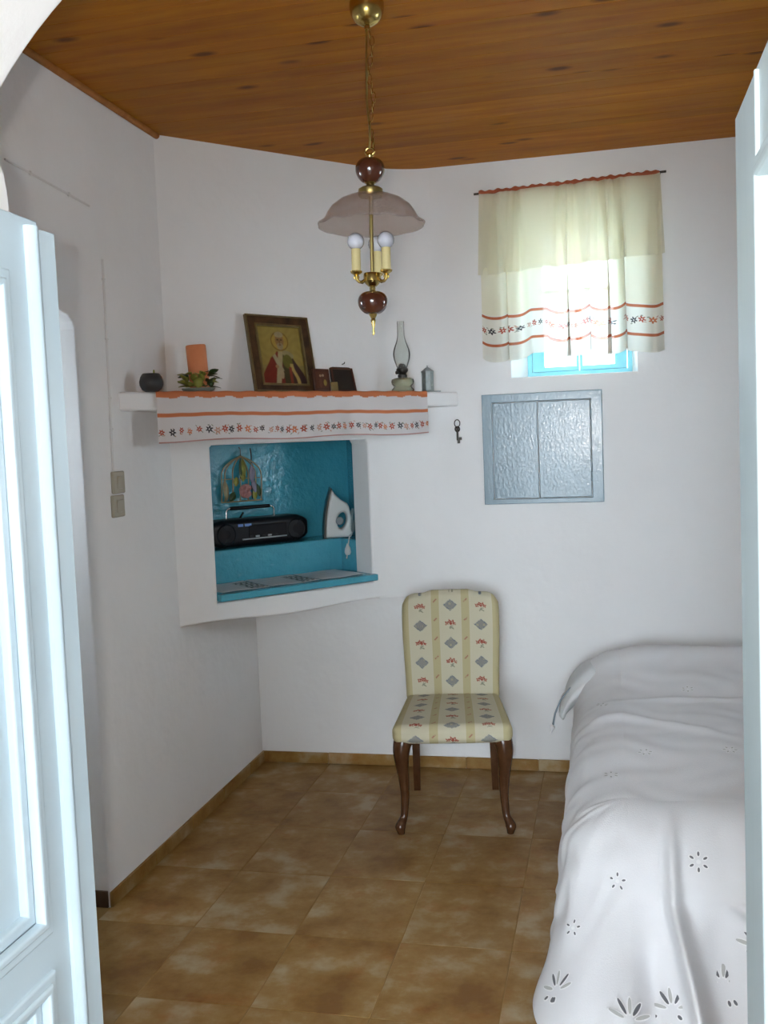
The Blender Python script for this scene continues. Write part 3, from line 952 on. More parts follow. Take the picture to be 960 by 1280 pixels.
# icon
def icon_col(X, Y):
    C_ = np.empty(X.shape + (3,))
    C_[:] = (0.30, 0.225, 0.060)
    C_[Y < -0.35] = (0.24, 0.19, 0.065)
    C_[np.abs(X) > 0.93] = (0.16, 0.11, 0.03)
    C_[np.abs(Y) > 0.95] = (0.16, 0.11, 0.03)
    def el(cx_, cy_, a, b, rot=0.0): return blob(X, Y, cx_, cy_, a, b, rot)
    C_[el(-0.02, 0.47, 0.40, 0.33)] = (0.17, 0.095, 0.018)
    C_[el(-0.02, 0.47, 0.36, 0.29)] = (0.36, 0.235, 0.05)
    body = (Y < 0.12) & (np.abs(X + 0.02) < 0.22 + 0.55 * sstep(0.12, -0.9, Y) + 0.22 * sstep(0.12, -0.15, Y))
    C_[body & (X < -0.02)] = (0.155, 0.022, 0.014)
    C_[body & (X >= -0.02)] = (0.050, 0.042, 0.018)
    C_[body & (X > 0.38)] = (0.045, 0.022, 0.024)
    st = np.abs(X + 0.12 - 0.25 * (Y + 0.2)) < 0.11
    C_[body & st] = (0.34, 0.285, 0.155)
    st2 = np.abs(X + 0.40 + 0.55 * (Y - 0.05)) < 0.09
    C_[body & st2 & (Y > -0.55)] = (0.33, 0.29, 0.18)
    C_[el(0.28, 0.02, 0.26, 0.12, -0.3)] = (0.27, 0.23, 0.12)
    C_[el(0.22, -0.22, 0.22, 0.24)] = (0.115, 0.105, 0.022)
    C_[body & (np.abs(X - 0.50 - 0.12 * np.sin(Y * 5)) < 0.075) & (Y < -0.3)] = (0.38, 0.28, 0.09)
    C_[body & (np.abs(X - 0.30) < 0.06) & (Y < -0.42)] = (0.19, 0.035, 0.02)
    C_[el(-0.02, 0.50, 0.19, 0.25)] = (0.25, 0.135, 0.055)
    C_[el(-0.02, 0.70, 0.20, 0.10)] = (0.33, 0.27, 0.17)
    C_[el(-0.02, 0.30, 0.14, 0.12)] = (0.27, 0.22, 0.13)
    C_[el(-0.10, 0.52, 0.05, 0.025)] = (0.05, 0.022, 0.010)
    C_[el(0.06, 0.52, 0.05, 0.025)] = (0.05, 0.022, 0.010)
    C_[el(-0.02, 0.44, 0.022, 0.07)] = (0.16, 0.075, 0.03)
    C_[el(-0.02, 0.345, 0.06, 0.02)] = (0.13, 0.04, 0.025)
    C_[el(-0.12, -0.62, 0.10, 0.20, 0.1)] = (0.33, 0.26, 0.15)
    C_[el(-0.28, -0.40, 0.08, 0.06)] = (0.30, 0.18, 0.08)
    for _ in range(3):
        P_ = np.pad(C_, ((1, 1), (1, 1), (0, 0)), mode='edge')
        C_ = (P_[:-2, 1:-1] + P_[2:, 1:-1] + P_[1:-1, :-2] + P_[1:-1, 2:] + 2 * P_[1:-1, 1:-1]) / 6
    nz = 0.92 + 0.09 * np.sin(X * 9 + 3 * np.sin(Y * 5)) * np.sin(Y * 11 + 2 * np.sin(X * 7))
    return C_ * nz[..., None]
IW, IH = 0.305, 0.340
ic = thing('framed_icon', 'large framed icon of a haloed bearded figure leaning on the wall above the mantel', 'picture', A3(0.497, 0.108, ZR), (R(-14), R(1.2), ANG))
B0 = 0.012
pobj('frame_edge', plate([rect(-IW / 2, 0, IW / 2, IH), rect(-IW / 2 + 0.007, 0.007, IW / 2 - 0.007, IH - 0.007)], 0.022, 0.003, (1, 0, 0), (0, 0, 1), (0, -0.010, 0)), M['goldframe'], ic)
pobj('frame', plate([rect(-IW / 2 + 0.006, 0.006, IW / 2 - 0.006, IH - 0.006), rect(-0.112, 0.030, 0.112, IH - 0.040)], 0.016, 0.003, (1, 0, 0), (0, 0, 1), (0, -0.006, 0)), M['brownframe'], ic)
pobj('inner_moulding', plate([rect(-0.114, 0.028, 0.114, IH - 0.038), rect(-0.105, 0.037, 0.105, IH - 0.047)], 0.014, 0.003, (1, 0, 0), (0, 0, 1), (0, -0.010, 0)), M['goldframe'], ic)
MB().box((0, 0.008, IH / 2), (IW - 0.01, 0.006, IH - 0.01)).build('back_board', M['darkwood'], ic)
pz0, pz1 = 0.035, IH - 0.045
grid('painting', np.linspace(-0.107, 0.107, 150), np.linspace(pz0, pz1, 170), lambda U, V: (U, U * 0 - 0.001, V), M['print'], ic,
     lambda U, V: icon_col(U / 0.107, (V - (pz0 + pz1) / 2) / ((pz1 - pz0) / 2)))

# small dark-red icon
si = thing('small_icon', 'small red-brown wooden icon with tiny gilt figures beside the large framed icon', 'picture', A3(0.644, 0.152, ZR), (R(-10), R(1.5), ANG))
MB().box((0, 0, 0.049), (0.082, 0.014, 0.098), ch=0.002).build('panel', M['redwood'], si)
def si_col(X, Y):
    C_ = np.empty(X.shape + (3,)); C_[:] = (0.075, 0.024, 0.012)
    C_[(np.abs(X) > 0.86) | (np.abs(Y) > 0.88)] = (0.05, 0.016, 0.010)
    C_[blob(X, Y, -0.18, 0.42, 0.16, 0.13)] = (0.30, 0.20, 0.13)
    C_[blob(X, Y, 0.18, 0.46, 0.16, 0.13)] = (0.30, 0.22, 0.16)
    C_[blob(X, Y, 0.42, -0.30, 0.22, 0.34)] = (0.24, 0.17, 0.035)
    C_[blob(X, Y, -0.2, -0.35, 0.22, 0.5)] = (0.10, 0.035, 0.02)
    return C_
grid('painting', np.linspace(-0.036, 0.036, 50), np.linspace(0.007, 0.091, 56), lambda U, V: (U, U * 0 - 0.0076, V), M['print'], si,
     lambda U, V: si_col(U / 0.036, (V - 0.049) / 0.042))
# ochre card
gc = MB().box((0, 0, 0.020), (0.036, 0.004, 0.040), ch=0.001).build('small_card', M['ochrecard'])
gc.location = A3(0.700, 0.165, ZR); gc.rotation_euler = (R(-8), 0, ANG)
tag(gc, 'tiny ochre card leaning against the dark plaque beside the small red-brown icon', 'card')
# dark plaque
dp = thing('dark_plaque', 'near-black wooden plaque leaning on the wall between the small icon and the oil lamp', 'plaque', A3(0.806, 0.080, ZR), (R(-16), R(2.0), ANG))
m = plate([[(-0.061, 0), (0.061, 0), (0.056, 0.112), (0.040, 0.117), (-0.046, 0.116), (-0.059, 0.112)]], 0.012, 0.002, (1, 0, 0), (0, 0, 1), (0, -0.006, 0))
pobj('panel', m, M['darkwood'], dp)
pobj('rim', plate([[(-0.061, 0), (0.061, 0), (0.056, 0.112), (-0.059, 0.112)], [(-0.052, 0.008), (0.052, 0.008), (0.048, 0.104), (-0.050, 0.104)]], 0.006, 0.0015, (1, 0, 0), (0, 0, 1), (0, -0.010, 0)), M['redwood'], dp)

# oil lamp
ol = thing('oil_lamp', 'glass oil lamp with dark burner and tall clear chimney at right of the mantel shelf', 'oil lamp', A3(1.110, 0.105, ZR), (0, 0, ANG))
MB().lathe([(0, 0), (0.050, 0), (0.053, 0.004), (0.052, 0.010), (0.044, 0.018), (0.041, 0.024), (0.050, 0.034), (0.053, 0.046), (0.050, 0.056), (0.038, 0.062), (0.022, 0.065), (0.0, 0.065)], 40).build('fount', M['green_glass'], ol)
bn = MB().lathe([(0, 0.064), (0.021, 0.064), (0.022, 0.075), (0.018, 0.080), (0.021, 0.086), (0.027, 0.094), (0.027, 0.104), (0.020, 0.112), (0.015, 0.122), (0.010, 0.128), (0, 0.128)], 28).build('burner', M['iron'], ol)
MB().lathe([(0, -0.004), (0.008, -0.004), (0.008, 0.004), (0, 0.004)], 16, (-0.036, -0.008, 0.086), Matrix.Rotation(PI / 2, 3, 'Y')).tube([(-0.02, -0.006, 0.086), (-0.036, -0.008, 0.086)], 0.002, 8).build('wick_knob', M['iron'], bn)
MB().lathe([(0.022, 0.106), (0.028, 0.122), (0.036, 0.145), (0.040, 0.168), (0.037, 0.190), (0.029, 0.212), (0.021, 0.232), (0.0165, 0.255), (0.0155, 0.285), (0.0158, 0.320),
            (0.0140, 0.320), (0.0140, 0.285), (0.0150, 0.255), (0.0195, 0.232), (0.0275, 0.212), (0.0355, 0.190), (0.0385, 0.168), (0.0345, 0.145), (0.0265, 0.122), (0.0205, 0.106)], 36).build('glass_chimney', M['clear'], ol)

# tin lantern
tl = thing('tin_lantern', 'small grey tin lantern with pointed lid at the right end of the mantel shelf', 'lantern', (0.928, -0.085, ZS), (0, 0, R(40)))
MB().lathe([(0, 0), (0.030, 0), (0.031, 0.004), (0.029, 0.008), (0.029, 0.090), (0.031, 0.092), (0.031, 0.096), (0.012, 0.110), (0.006, 0.114), (0, 0.114)], 8).build('body', M['tin'], tl, 20)
MB().tube([(0, 0.005 * math.cos(t), 0.117 + 0.005 * math.sin(t)) for t in np.linspace(0, 2 * PI, 14)[:-1]], 0.0014, 6, True).build('top_ring', M['tin'], tl)
MB().box((0.040, -0.012, 0.003), (0.036, 0.018, 0.005), ch=0.001).build('thumb_plate', M['tin'], tl)
MB().box((0.0, -0.0275, 0.048), (0.018, 0.003, 0.066), ch=0.001).build('pane', M['clear'], tl)

# ------------------------------------------------------------------ things in the niche
RZ = 1.1255
rd = thing('cassette_radio', 'black portable radio cassette player with raised chrome handle on the blue niche ledge', 'radio', A3(0.565, -0.372, RZ), (0, 0, ANG))
def rad_def(V, rest):
    o = V.copy()
    e = sstep(0.19, 0.268, np.abs(rest[:, 0]))
    o[:, 1] *= 1 - 0.35 * e
    o[:, 2] = o[:, 2] * (1 - 0.30 * e)
    o[:, 2] += 0.066
    return o
rbox('body', (0.535, 0.135, 0.128), 0.028, 0.009, M['black'], rd, rad_def, None, 60)
for sx in (-0.185, 0.185):
    MB().lathe([(0, 0), (0.048, 0), (0.050, 0.003), (0.046, 0.006), (0.042, 0.003), (0, 0.004)], 30, (sx, -0.064, 0.064), Matrix.Rotation(PI / 2, 3, 'X')).build('speaker', M['blackgloss'], rd)
MB().box((0.03, -0.0665, 0.068), (0.20, 0.008, 0.062), ch=0.002).build('cassette_door', M['blackgloss'], rd)
MB().box((0.010, -0.0715, 0.036), (0.235, 0.006, 0.006), ch=0.001).build('silver_strip', M['silver'], rd)
for k, (x, w) in enumerate(((-0.112, 0.026), (-0.073, 0.034))):
    MB().box((x, -0.0665, 0.101), (w, 0.006, 0.012), rot=Matrix.Rotation(R(-8), 4, 'X')).build('label_print', M['bluelabel'], rd)
for k in range(5):
    MB().box((-0.06 + 0.032 * k, -0.0715, 0.046), (0.020, 0.005, 0.008), ch=0.001).build('button', M['silver'] if k in (1, 3) else M['black'], rd)
hd = MB().tube([(-0.145, 0.01, 0.112), (-0.145, 0.008, 0.165), (-0.138, 0.008, 0.174), (-0.128, 0.008, 0.178), (0.090, 0.008, 0.178), (0.100, 0.008, 0.174), (0.107, 0.008, 0.165), (0.107, 0.01, 0.112)], 0.0045, 10).build('handle', M['chrome'], rd)
MB().tube([(-0.122, 0.008, 0.178), (0.084, 0.008, 0.178)], 0.0085, 12).build('grip', M['black'], hd)
MB().tube([(-0.075, 0.02, 0.120), (-0.050, 0.02, 0.155)], 0.005, 8).build('aerial', M['blackgloss'], rd)

ir = thing('flat_iron', 'white clothes iron standing on its heel at the right of the blue niche ledge', 'iron', A3(0.925, -0.350, RZ), (0, 0, ANG - R(26)))
side = [(0.008, 0.0), (0.135, 0.0), (0.142, 0.012), (0.140, 0.10), (0.130, 0.150), (0.122, 0.166), (0.090, 0.186), (0.062, 0.215), (0.050, 0.236), (0.046, 0.236), (0.030, 0.18), (0.016, 0.11), (0.010, 0.05)]
hol = [(0.093 + 0.024 * math.cos(t) + 0.006 * math.sin(t), 0.083 + 0.040 * math.sin(t)) for t in np.linspace(0, 2 * PI, 25)[:-1]]
pobj('body', plate([side, hol], 0.072, 0.014, (1, 0, 0), (0, 0, 1), (0, -0.036, 0)), M['whiteplastic'], ir, 9)
sole = [(0.0, 0.0), (0.010, 0.0), (0.012, 0.05), (0.018, 0.11), (0.032, 0.18), (0.048, 0.240), (0.043, 0.247), (0.022, 0.18), (0.008, 0.11), (0.002, 0.05)]
pobj('soleplate', plate([sole], 0.092, 0.002, (1, 0, 0), (0, 0, 1), (0, -0.046, 0)), M['iron'], ir)
MB().lathe([(0, 0), (0.018, 0), (0.020, 0.004), (0.016, 0.009), (0, 0.009)], 24, (0.080, -0.036, 0.082), Matrix.Rotation(PI / 2, 3, 'X')).build('dial', M['greyplastic'], ir)
cl = []
for t in np.linspace(0, 5 * PI, 70):
    cl.append((0.150 + 0.012 * math.cos(t * 0.8), -0.012 + 0.030 * math.cos(t) + 0.004 * t / 5, 0.075 + 0.060 * math.sin(t) - 0.0))
MB().tube(cl, 0.0045, 8).build('cord', M['cordgrey'], ir)
pl = MB().tube([(0.134, -0.060, 0.020), (0.120, 0.088 - 0.17, 0.010), (0.112, -0.108, -0.012), (0.108, -0.110, -0.030)], 0.0035, 8)
pl.build('hanging_cord', M['whiteplastic'], ir)
MB().lathe([(0, -0.042), (0.011, -0.040), (0.016, -0.028), (0.014, -0.010), (0.007, 0.004), (0.004, 0.014), (0, 0.014)], 20, (0.105, -0.111, -0.038)).tube([(0.101, -0.116, -0.076), (0.097, -0.118, -0.096)], 0.003, 8).build('plug', M['whiteplastic'], ir)

# hanging wire ornament
oz = 1.318
orn = thing('hanging_ornament', 'bird-cage shaped wire ornament with a pink rose hanging on the blue niche wall', 'ornament', A3(0.545, -0.455, oz), (0, 0, ANG))
wm = MB()
for k, x0 in enumerate((-0.110, -0.092, -0.052, -0.012, 0.030, 0.070, 0.100)):
    pts = []
    for t in np.linspace(0, 1, 12):
        x = x0 * (1 if t < 0.6 else math.cos((t - 0.6) / 0.4 * PI / 2) ** 0.8)
        pts.append((x, -0.004 - 0.012 * math.sin(t * PI), 0.012 + 0.215 * t))
    wm.tube(pts, 0.0036, 6)
wm.tube([(-0.112, -0.006, 0.012), (0.104, -0.006, 0.012)], 0.0035, 6)
wm.tube([(-0.100, -0.010, 0.120), (0.098, -0.010, 0.120)], 0.0022, 6)
wm.build('wire_cage', M['cageolive'], orn)
MB().tube([(0.0, -0.006, 0.222), (0.0, -0.004, 0.262), (0.0, 0.010, 0.268)], 0.002, 6).tube([(0.052, -0.006, 0.02), (0.050, -0.012, 0.16), (0.058, -0.004, 0.22), (0.056, 0.0, 0.262)], 0.003, 6).build('hanging_cord', M['iron'], orn)
for k in range(9):
    a = 2 * PI * k / 9
    rr = 0.021 if k else 0.0
    MB().lathe([(0, -0.007), (0.014, -0.002), (0.015, 0.002), (0, 0.007)], 10, (0.008 + rr * math.cos(a), -0.024 - 0.003 * (k % 2), 0.060 + rr * math.sin(a)), Matrix.Rotation(PI / 2 + 0.3 * math.sin(a), 3, 'X')).build('petal', M['pink'], orn)
for (x, z, l, w, a, mt) in ((-0.04, 0.085, 0.045, 0.014, 1.4, 'leaf_yellow'), (-0.075, 0.018, 0.05, 0.018, 0.9, 'leaf_dark'), (0.058, 0.016, 0.05, 0.013, 1.5, 'leaf_yellow'), (0.0, 0.105, 0.07, 0.015, 1.55, 'leaf_yellow'), (-0.012, 0.12, 0.10, 0.010, 1.5, 'leaf_dark'), (0.085, 0.03, 0.06, 0.012, 1.7, 'leaf_dark'), (-0.09, 0.02, 0.10, 0.014, 1.6, 'cageolive'), (0.045, 0.10, 0.09, 0.016, 1.45, 'mauve'), (0.062, 0.05, 0.07, 0.013, 1.7, 'mauve'), (0.008, 0.13, 0.085, 0.012, 1.62, 'leaf_yellow')):
    o = leaf_bm(l, w, 0.1).build('leaf', M[mt], orn)
    o.modifiers.new('thick', 'SOLIDIFY').thickness = 0.0012
    o.location = (x, -0.020, z)
    o.rotation_euler = Matrix(((math.cos(a), -math.sin(a), 0), (0, 0, -1), (math.sin(a), math.cos(a), 0))).to_euler()

# printed mats on the niche sill
lab = ('grey printed paper mat at the left end of the blue niche sill', 'grey printed paper mat in the middle of the blue niche sill', 'grey printed paper mat at the right end of the blue niche sill')
for k, (s0, s1) in enumerate(((0.205, 0.435), (0.445, 0.690), (0.700, 0.935))):
    def mcol(U, V, k=k, s0=s0, s1=s1):
        C_ = np.empty(U.shape + (3,)); C_[:] = (0.66, 0.68, 0.70)
        e = (U > s1 - 0.085) & (V > -0.23) & (V < -0.03)
        tex = (np.sin(U * 240 + 2 * np.sin(V * 90)) * np.sin(V * 210 + k) > -0.15)
        if k < 2:
            C_[e & tex] = (0.12, 0.14, 0.13)
        C_[(np.abs(V + 0.13) < 0.105) & ~e & (np.sin(V * 300) > 0.90)] = (0.29, 0.31, 0.32)
        return C_
    def mfn(U, V):
        z = 0.9745 + 0.0012 * np.sin(U * 30 + V * 20)
        return FA.x + FT.x * U + FN.x * V, FA.y + FT.y * U + FN.y * V, z
    o = grid('paper_mat', np.linspace(s0, s1, 70), np.linspace(-0.272, -0.012, 70), mfn, M['paper'], None, mcol)
    o.modifiers.new('thick', 'SOLIDIFY').thickness = 0.001
    tag(o, lab[k], 'mat', 'paper mats on the niche sill')

# ------------------------------------------------------------------ chair
CREAM = np.array((0.56, 0.52, 0.385)); STRIPE = np.array((0.47, 0.41, 0.235)); BLUEG = np.array((0.165, 0.185, 0.225)); DREDS = np.array((0.33, 0.075, 0.05))
def uph(u, v):
    C_ = np.empty(u.shape + (3,)); C_[:] = CREAM
    au = np.abs(u)
    st = ((au > 0.051) & (au < 0.084)) | (au > 0.188)
    C_[st] = STRIPE
    # sprigs in the stripes
    vm = np.mod(v + 0.02, 0.0825) - 0.041
    for s in (-1, 1):
        uu = u - s * 0.068
        for (du, dv) in ((0.005, 0.004), (-0.004, -0.004), (0.001, 0.0)):
            C_[blob(uu, vm, du, dv, 0.0045, 0.0022, 0.8)] = DREDS * 0.9 + 0.05
    for c, ph in ((0.0, 0.0), (-0.136, 0.0825), (0.136, 0.0825)):
        uu = u - c
        vm = np.mod(v + ph + 0.0825, 0.165) - 0.0825
        dd = np.abs(uu) / 0.031 + np.abs(vm) / 0.0255
        m = dd < 1
        chk = (np.mod(uu, 0.0072) < 0.0044) ^ (np.mod(vm, 0.0072) < 0.0044)
        C_[m & (chk | (dd > 0.86))] = BLUEG
        C_[m & ~chk & (dd <= 0.86)] = CREAM * 0.62
        vf = np.mod(v + ph, 0.165) - 0.0825
        for (du, dv, r) in ((-0.016, 0.004, 0.008), (-0.004, 0.010, 0.008), (0.008, 0.008, 0.0085), (0.018, 0.001, 0.0065), (0.002, 0.001, 0.005)):
            C_[flower_mask(uu, vf, du, dv, r * 1.25, 4, du * 60)] = DREDS
        for (du, dv, rr) in ((0.004, -0.010, 0.3), (0.008, -0.018, -0.5), (0.000, -0.015, 0.9)):
            C_[blob(uu, vf, du, dv, 0.008, 0.0028, rr)] = np.array((0.25, 0.25, 0.19))
    return C_
CHR = R(8.2)
ch = thing('dining_chair', 'upholstered side chair with striped floral fabric and dark cabriole legs against the back wall', 'chair', (1.066, -0.548, 0), (0, 0, CHR))
def seat_def(V, rest):
    o = V.copy()
    t = (rest[:, 1] + 0.245) / 0.49            # 0 front .. 1 back
    o[:, 0] *= 1.0 - 0.155 * t
    top = (V[:, 2] > 0)
    dome = 0.016 * (1 - (rest[:, 0] / 0.245) ** 2) * (1 - (np.clip(rest[:, 1], -0.245, 0.245) / 0.245) ** 2)
    o[:, 2] += np.where(top, dome, 0)
    o[:, 2] += 0.412 + 0.006 * t
    o[:, 1] -= 0.014 * (1 - (rest[:, 0] / 0.245) ** 2) * (1 - t)
    o[:, 1] -= 0.020
    return o
def seat_col(r):
    v = np.where(r[:, 2] > 0.043, 0.0, (0.045 - r[:, 2]))
    front = r[:, 1] < -0.243
    vv_ = -r[:, 1] + np.where(front, v, 0) + 0.10
    side_ = np.abs(r[:, 0]) > 0.243
    u = r[:, 0] + np.where(side_, np.sign(r[:, 0]) * v, 0)
    return uph(u * 0.93, -vv_)
rbox('seat', (0.486, 0.490, 0.078), 0.030, 0.0032, M['uphol'], ch, seat_def, seat_col)
def back_def(V, rest):
    o = V.copy()
    zz = (rest[:, 2] + 0.24) / 0.48
    ax_ = np.abs(V[:, 0])
    drop = 0.006 * (ax_ / 0.2) ** 2 + 0.010 * sstep(0.080, 0.125, ax_) + 0.028 * np.clip((ax_ - 0.16) / 0.055, 0, 1) ** 2
    o[:, 2] = V[:, 2] - drop * np.clip(zz, 0, 1) ** 2
    w = 0.945 + 0.055 * sstep(0.0, 0.8, zz) - 0.012 * sstep(0.88, 1, zz)
    o[:, 0] *= w
    o[:, 2] += 0.425 + 0.242
    o[:, 1] += 0.215 + 0.085 * zz - 0.02 * np.sin(zz * PI) * 0.5 - 0.006 * (1 - (rest[:, 0] / 0.22) ** 2) * np.where(V[:, 1] < 0, 1, 0)
    return o
rbox('backrest', (0.436, 0.058, 0.484), 0.024, 0.0032, M['uphol'], ch, back_def, lambda r: uph(r[:, 0], r[:, 2] - 0.242 + 0.062))
for sx in (-1, 1):
    path = []; rad = []
    keys = [(0.196, -0.224, 0.395, 0.036), (0.203, -0.230, 0.370, 0.037), (0.208, -0.234, 0.335, 0.034), (0.207, -0.232, 0.290, 0.0285), (0.203, -0.228, 0.230, 0.0225), (0.200, -0.224, 0.160, 0.0180),
            (0.203, -0.226, 0.100, 0.0155), (0.207, -0.230, 0.066, 0.0150), (0.217, -0.240, 0.044, 0.0185), (0.222, -0.246, 0.030, 0.0215), (0.221, -0.245, 0.016, 0.0175), (0.219, -0.243, 0.0, 0.0135)]
    for (x, y, z, r) in keys:
        path.append((sx * x, y, z)); rad.append(r)
    # refine
    P = np.array(path); Rr = np.array(rad); tt = np.linspace(0, len(keys) - 1, 46)
    def cr(A_, t):
        i = int(min(max(math.floor(t), 0), len(A_) - 2)); f = t - i
        p0, p1, p2, p3 = A_[max(i - 1, 0)], A_[i], A_[i + 1], A_[min(i + 2, len(A_) - 1)]
        return 0.5 * ((2 * p1) + (-p0 + p2) * f + (2 * p0 - 5 * p1 + 4 * p2 - p3) * f * f + (-p0 + 3 * p1 - 3 * p2 + p3) * f ** 3)
    MB().tube([cr(P, t) for t in tt], [float(cr(Rr, t)) for t in tt], 16).build('leg', M['walnut'], ch)
    # bracket under the seat rail beside the knee
    MB().tube([(sx * 0.190, -0.230, 0.360), (sx * 0.172, -0.230, 0.376), (sx * 0.146, -0.230, 0.386)], [0.022, 0.016, 0.007], 10).build('knee_bracket', M['walnut'], ch)
for sx in (-1, 1):
    m = MB()
    prs = [(0.172, 0.215, 0.42, 0.019), (0.173, 0.222, 0.25, 0.017), (0.175, 0.240, 0.10, 0.0155), (0.177, 0.262, 0.0, 0.0145)]
    vs = []; fs = []
    for (x, y, z, h) in prs:
        for (a, b) in ((-1, -1), (1, -1), (1, 1), (-1, 1)):
            vs.append((sx * x + a * h, y + b * h, z))
    for i in range(len(prs) - 1):
        for k in range(4):
            fs.append((i * 4 + k, i * 4 + (k + 1) % 4, i * 4 + 4 + (k + 1) % 4, i * 4 + 4 + k))
    fs += [(3, 2, 1, 0), (12, 13, 14, 15)]
    m.add(vs, fs).build('leg', M['walnut'], ch)

# ------------------------------------------------------------------ bed
XL, XR, YFo, YB, HB = 1.565, 2.800, -1.885, -0.06, 0.540
bd = thing('bed', 'bed with white linen standing in the corner under the white bedspread', 'bed', (2.21, -0.93, 0))
rbox('mattress', (1.14, 1.70, 0.22), 0.06, 0.06, M['linen'], bd, lambda V, r: V + np.array((0, 0.0, 0.345)))
MB().box((0, 0, 0.20), (1.12, 1.66, 0.07), ch=0.01).build('base', M['walnut'], bd)
for sx in (-0.5, 0.5):
    for sy in (-0.78, 0.78):
        MB().box((sx, sy, 0.083), (0.06, 0.06, 0.166), ch=0.004).build('leg', M['walnut'], bd)
def vnoise(x, y, f, seed=0):
    return (np.sin(x * f * 1.0 + 1.7 * np.sin(y * f * 0.7 + seed)) * np.sin(y * f * 1.13 + 1.3 * np.sin(x * f * 0.8 + seed * 2.1)))
def top_h(x, y):
    hump = 0.115 * np.exp(-((y + 0.24) / 0.19) ** 2) * sstep(1.48, 1.88, x)
    hump += 0.030 * np.exp(-((y + 0.52) / 0.12) ** 2) * sstep(1.70, 2.05, x)
    wr = 0.004 * vnoise(x, y, 9, 1) + 0.0025 * vnoise(x, y, 23, 2)
    crease = 0.010 * np.exp(-((y + 0.72 - 0.10 * (x - 1.9)) / 0.022) ** 2) * sstep(1.7, 1.9, x)
    crease += 0.012 * np.exp(-((y + 1.02 + 0.55 * (x - 1.9)) / 0.035) ** 2) * sstep(1.62, 1.75, x) * (1 - sstep(2.0, 2.2, x))
    sag = -0.012 * sstep(1.9, 2.4, x) * sstep(-0.9, -1.5, y)
    return HB + hump + wr + crease + sag - 0.035 * sstep(-1.2, -1.78, y)
RR = 0.20
LS = (YB - 0.34) - (YFo + RR)      # left side length (starts beyond the pillow)
LC = 0.42
LF = (XR - 0.005) - (XL + RR)
LT = LS + LC + LF
def gb(x, c, w):
    return np.exp(-((x - c) / w) ** 2)
FXS, FYS = 0.45, 1.1
def skirt(Tt, D):
    """Tt: distance along hem path (left side, corner, foot); D: 0 at the inset top edge, 1 at the hem"""
    left = Tt < LS
    cor = (Tt >= LS) & (Tt < LS + LC)
    a = np.where(left, 0.0, np.where(cor, (Tt - LS) / LC, 1.0)) * PI / 2
    bx = np.where(left | cor, XL + RR, XL + RR + (Tt - LS - LC))
    by = np.where(left, (YB - 0.34) - Tt, YFo + RR)
    nx, ny = -np.cos(a), -np.sin(a)
    arc = PI / 2 * RR
    total = arc + HB - RR - 0.012
    dist = D * total
    g = np.clip(dist / RR, 0, PI / 2)
    dr = np.maximum(dist - arc, 0)
    fr = dr / (total - arc)
    fx = bx                                          # along the foot
    cw = np.sin(a * 2) ** 2
    foot = np.where(Tt >= LS + LC * 0.5, 1.0, 0.0)
    flare = np.where(left, 0.030 + 0.05 * sstep(LS - 0.5, LS, Tt), 0.08 + 0.14 * cw) * fr
    flare = np.where(Tt >= LS + LC, 0.08 + 0.06 * np.exp(-(Tt - LS - LC) / 0.18), np.where(left, 0.030 + 0.05 * sstep(LS - 0.5, LS, Tt), 0.08 + 0.06 * a / (PI / 2) + 0.10 * cw)) * fr ** 1.4
    q = Tt - LS - LC + 0.10
    rc = 0.215 + 0.07 * fr
    ridge = 0.130 * gb(q, rc, 0.019 + 0.010 * fr) * sstep(0.0, 0.35, fr + 0.15)
    ridge += 0.075 * gb(q, 0.065, 0.065) * sstep(0.05, 0.9, fr) - 0.060 * gb(q, 0.15, 0.04) * sstep(0.1, 0.7, fr)
    ridge += 0.055 * gb(q, 0.40 + 0.30 * fr, 0.035 + 0.03 * fr) * (1 - 0.6 * fr) * sstep(0.0, 0.12, fr + 0.04)
    ridge += 0.050 * gb(q, 0.72, 0.09) * fr - 0.045 * gb(q, 0.36, 0.07) * sstep(0.0, 0.5, fr)
    ridge *= sstep(0.0, 0.35, D)
    ridge += 0.035 * gb(Tt, LS + 0.10, 0.07) * fr + 0.022 * gb(Tt, LS - 0.42, 0.10) * fr + 0.02 * gb(Tt, LS - 0.85, 0.09) * fr - 0.015 * gb(Tt, LS - 0.16, 0.08) * fr
    wr = 0.010 * np.sin(Tt * 21 + 2 * fr) * fr + 0.003 * np.sin(Tt * 47 + 4 * fr) * sstep(0, 0.3, fr) + (0.006 * vnoise(Tt * 1.0 + D * 0.25, D * 0.6 - Tt * 0.3, 17, 3) + 0.004 * vnoise(Tt, D * 0.5 + Tt * 0.4, 31, 5)) * sstep(0.0, 0.25, D)
    out = RR * np.sin(g) + flare + ridge * (0.55 + 0.45 * np.abs(ny)) + wr
    z = top_h(bx, by) - RR * (1 - np.cos(g)) - dr * 0.985 * (top_h(bx, by) - RR - 0.010) / (total - arc)
    z = np.maximum(z, 0.010)
    return bx + nx * out * 1.0 - nx * flare * (1 - FXS), by + ny * (out + flare * FYS), z
tU = np.linspace(0, LT, 560); tV = np.concatenate([np.linspace(0, 0.2, 14), np.linspace(0.215, 1, 70)])
U_, V_ = np.meshgrid(tU, tV, indexing='ij')
X_, Y_, Z_ = skirt(U_, V_)
v1 = np.stack([X_, Y_, Z_], -1).reshape(-1, 3)
q1 = grid_quads(len(tU), len(tV))
gx = np.linspace(XL + RR, XR - 0.005, 160); gy = np.linspace(YFo + RR, YB, 210)
GX, GY = np.meshgrid(gx, gy, indexing='ij')
v2 = np.stack([GX, GY, top_h(GX, GY)], -1).reshape(-1, 3)
q2 = grid_quads(len(gx), len(gy), len(v1))
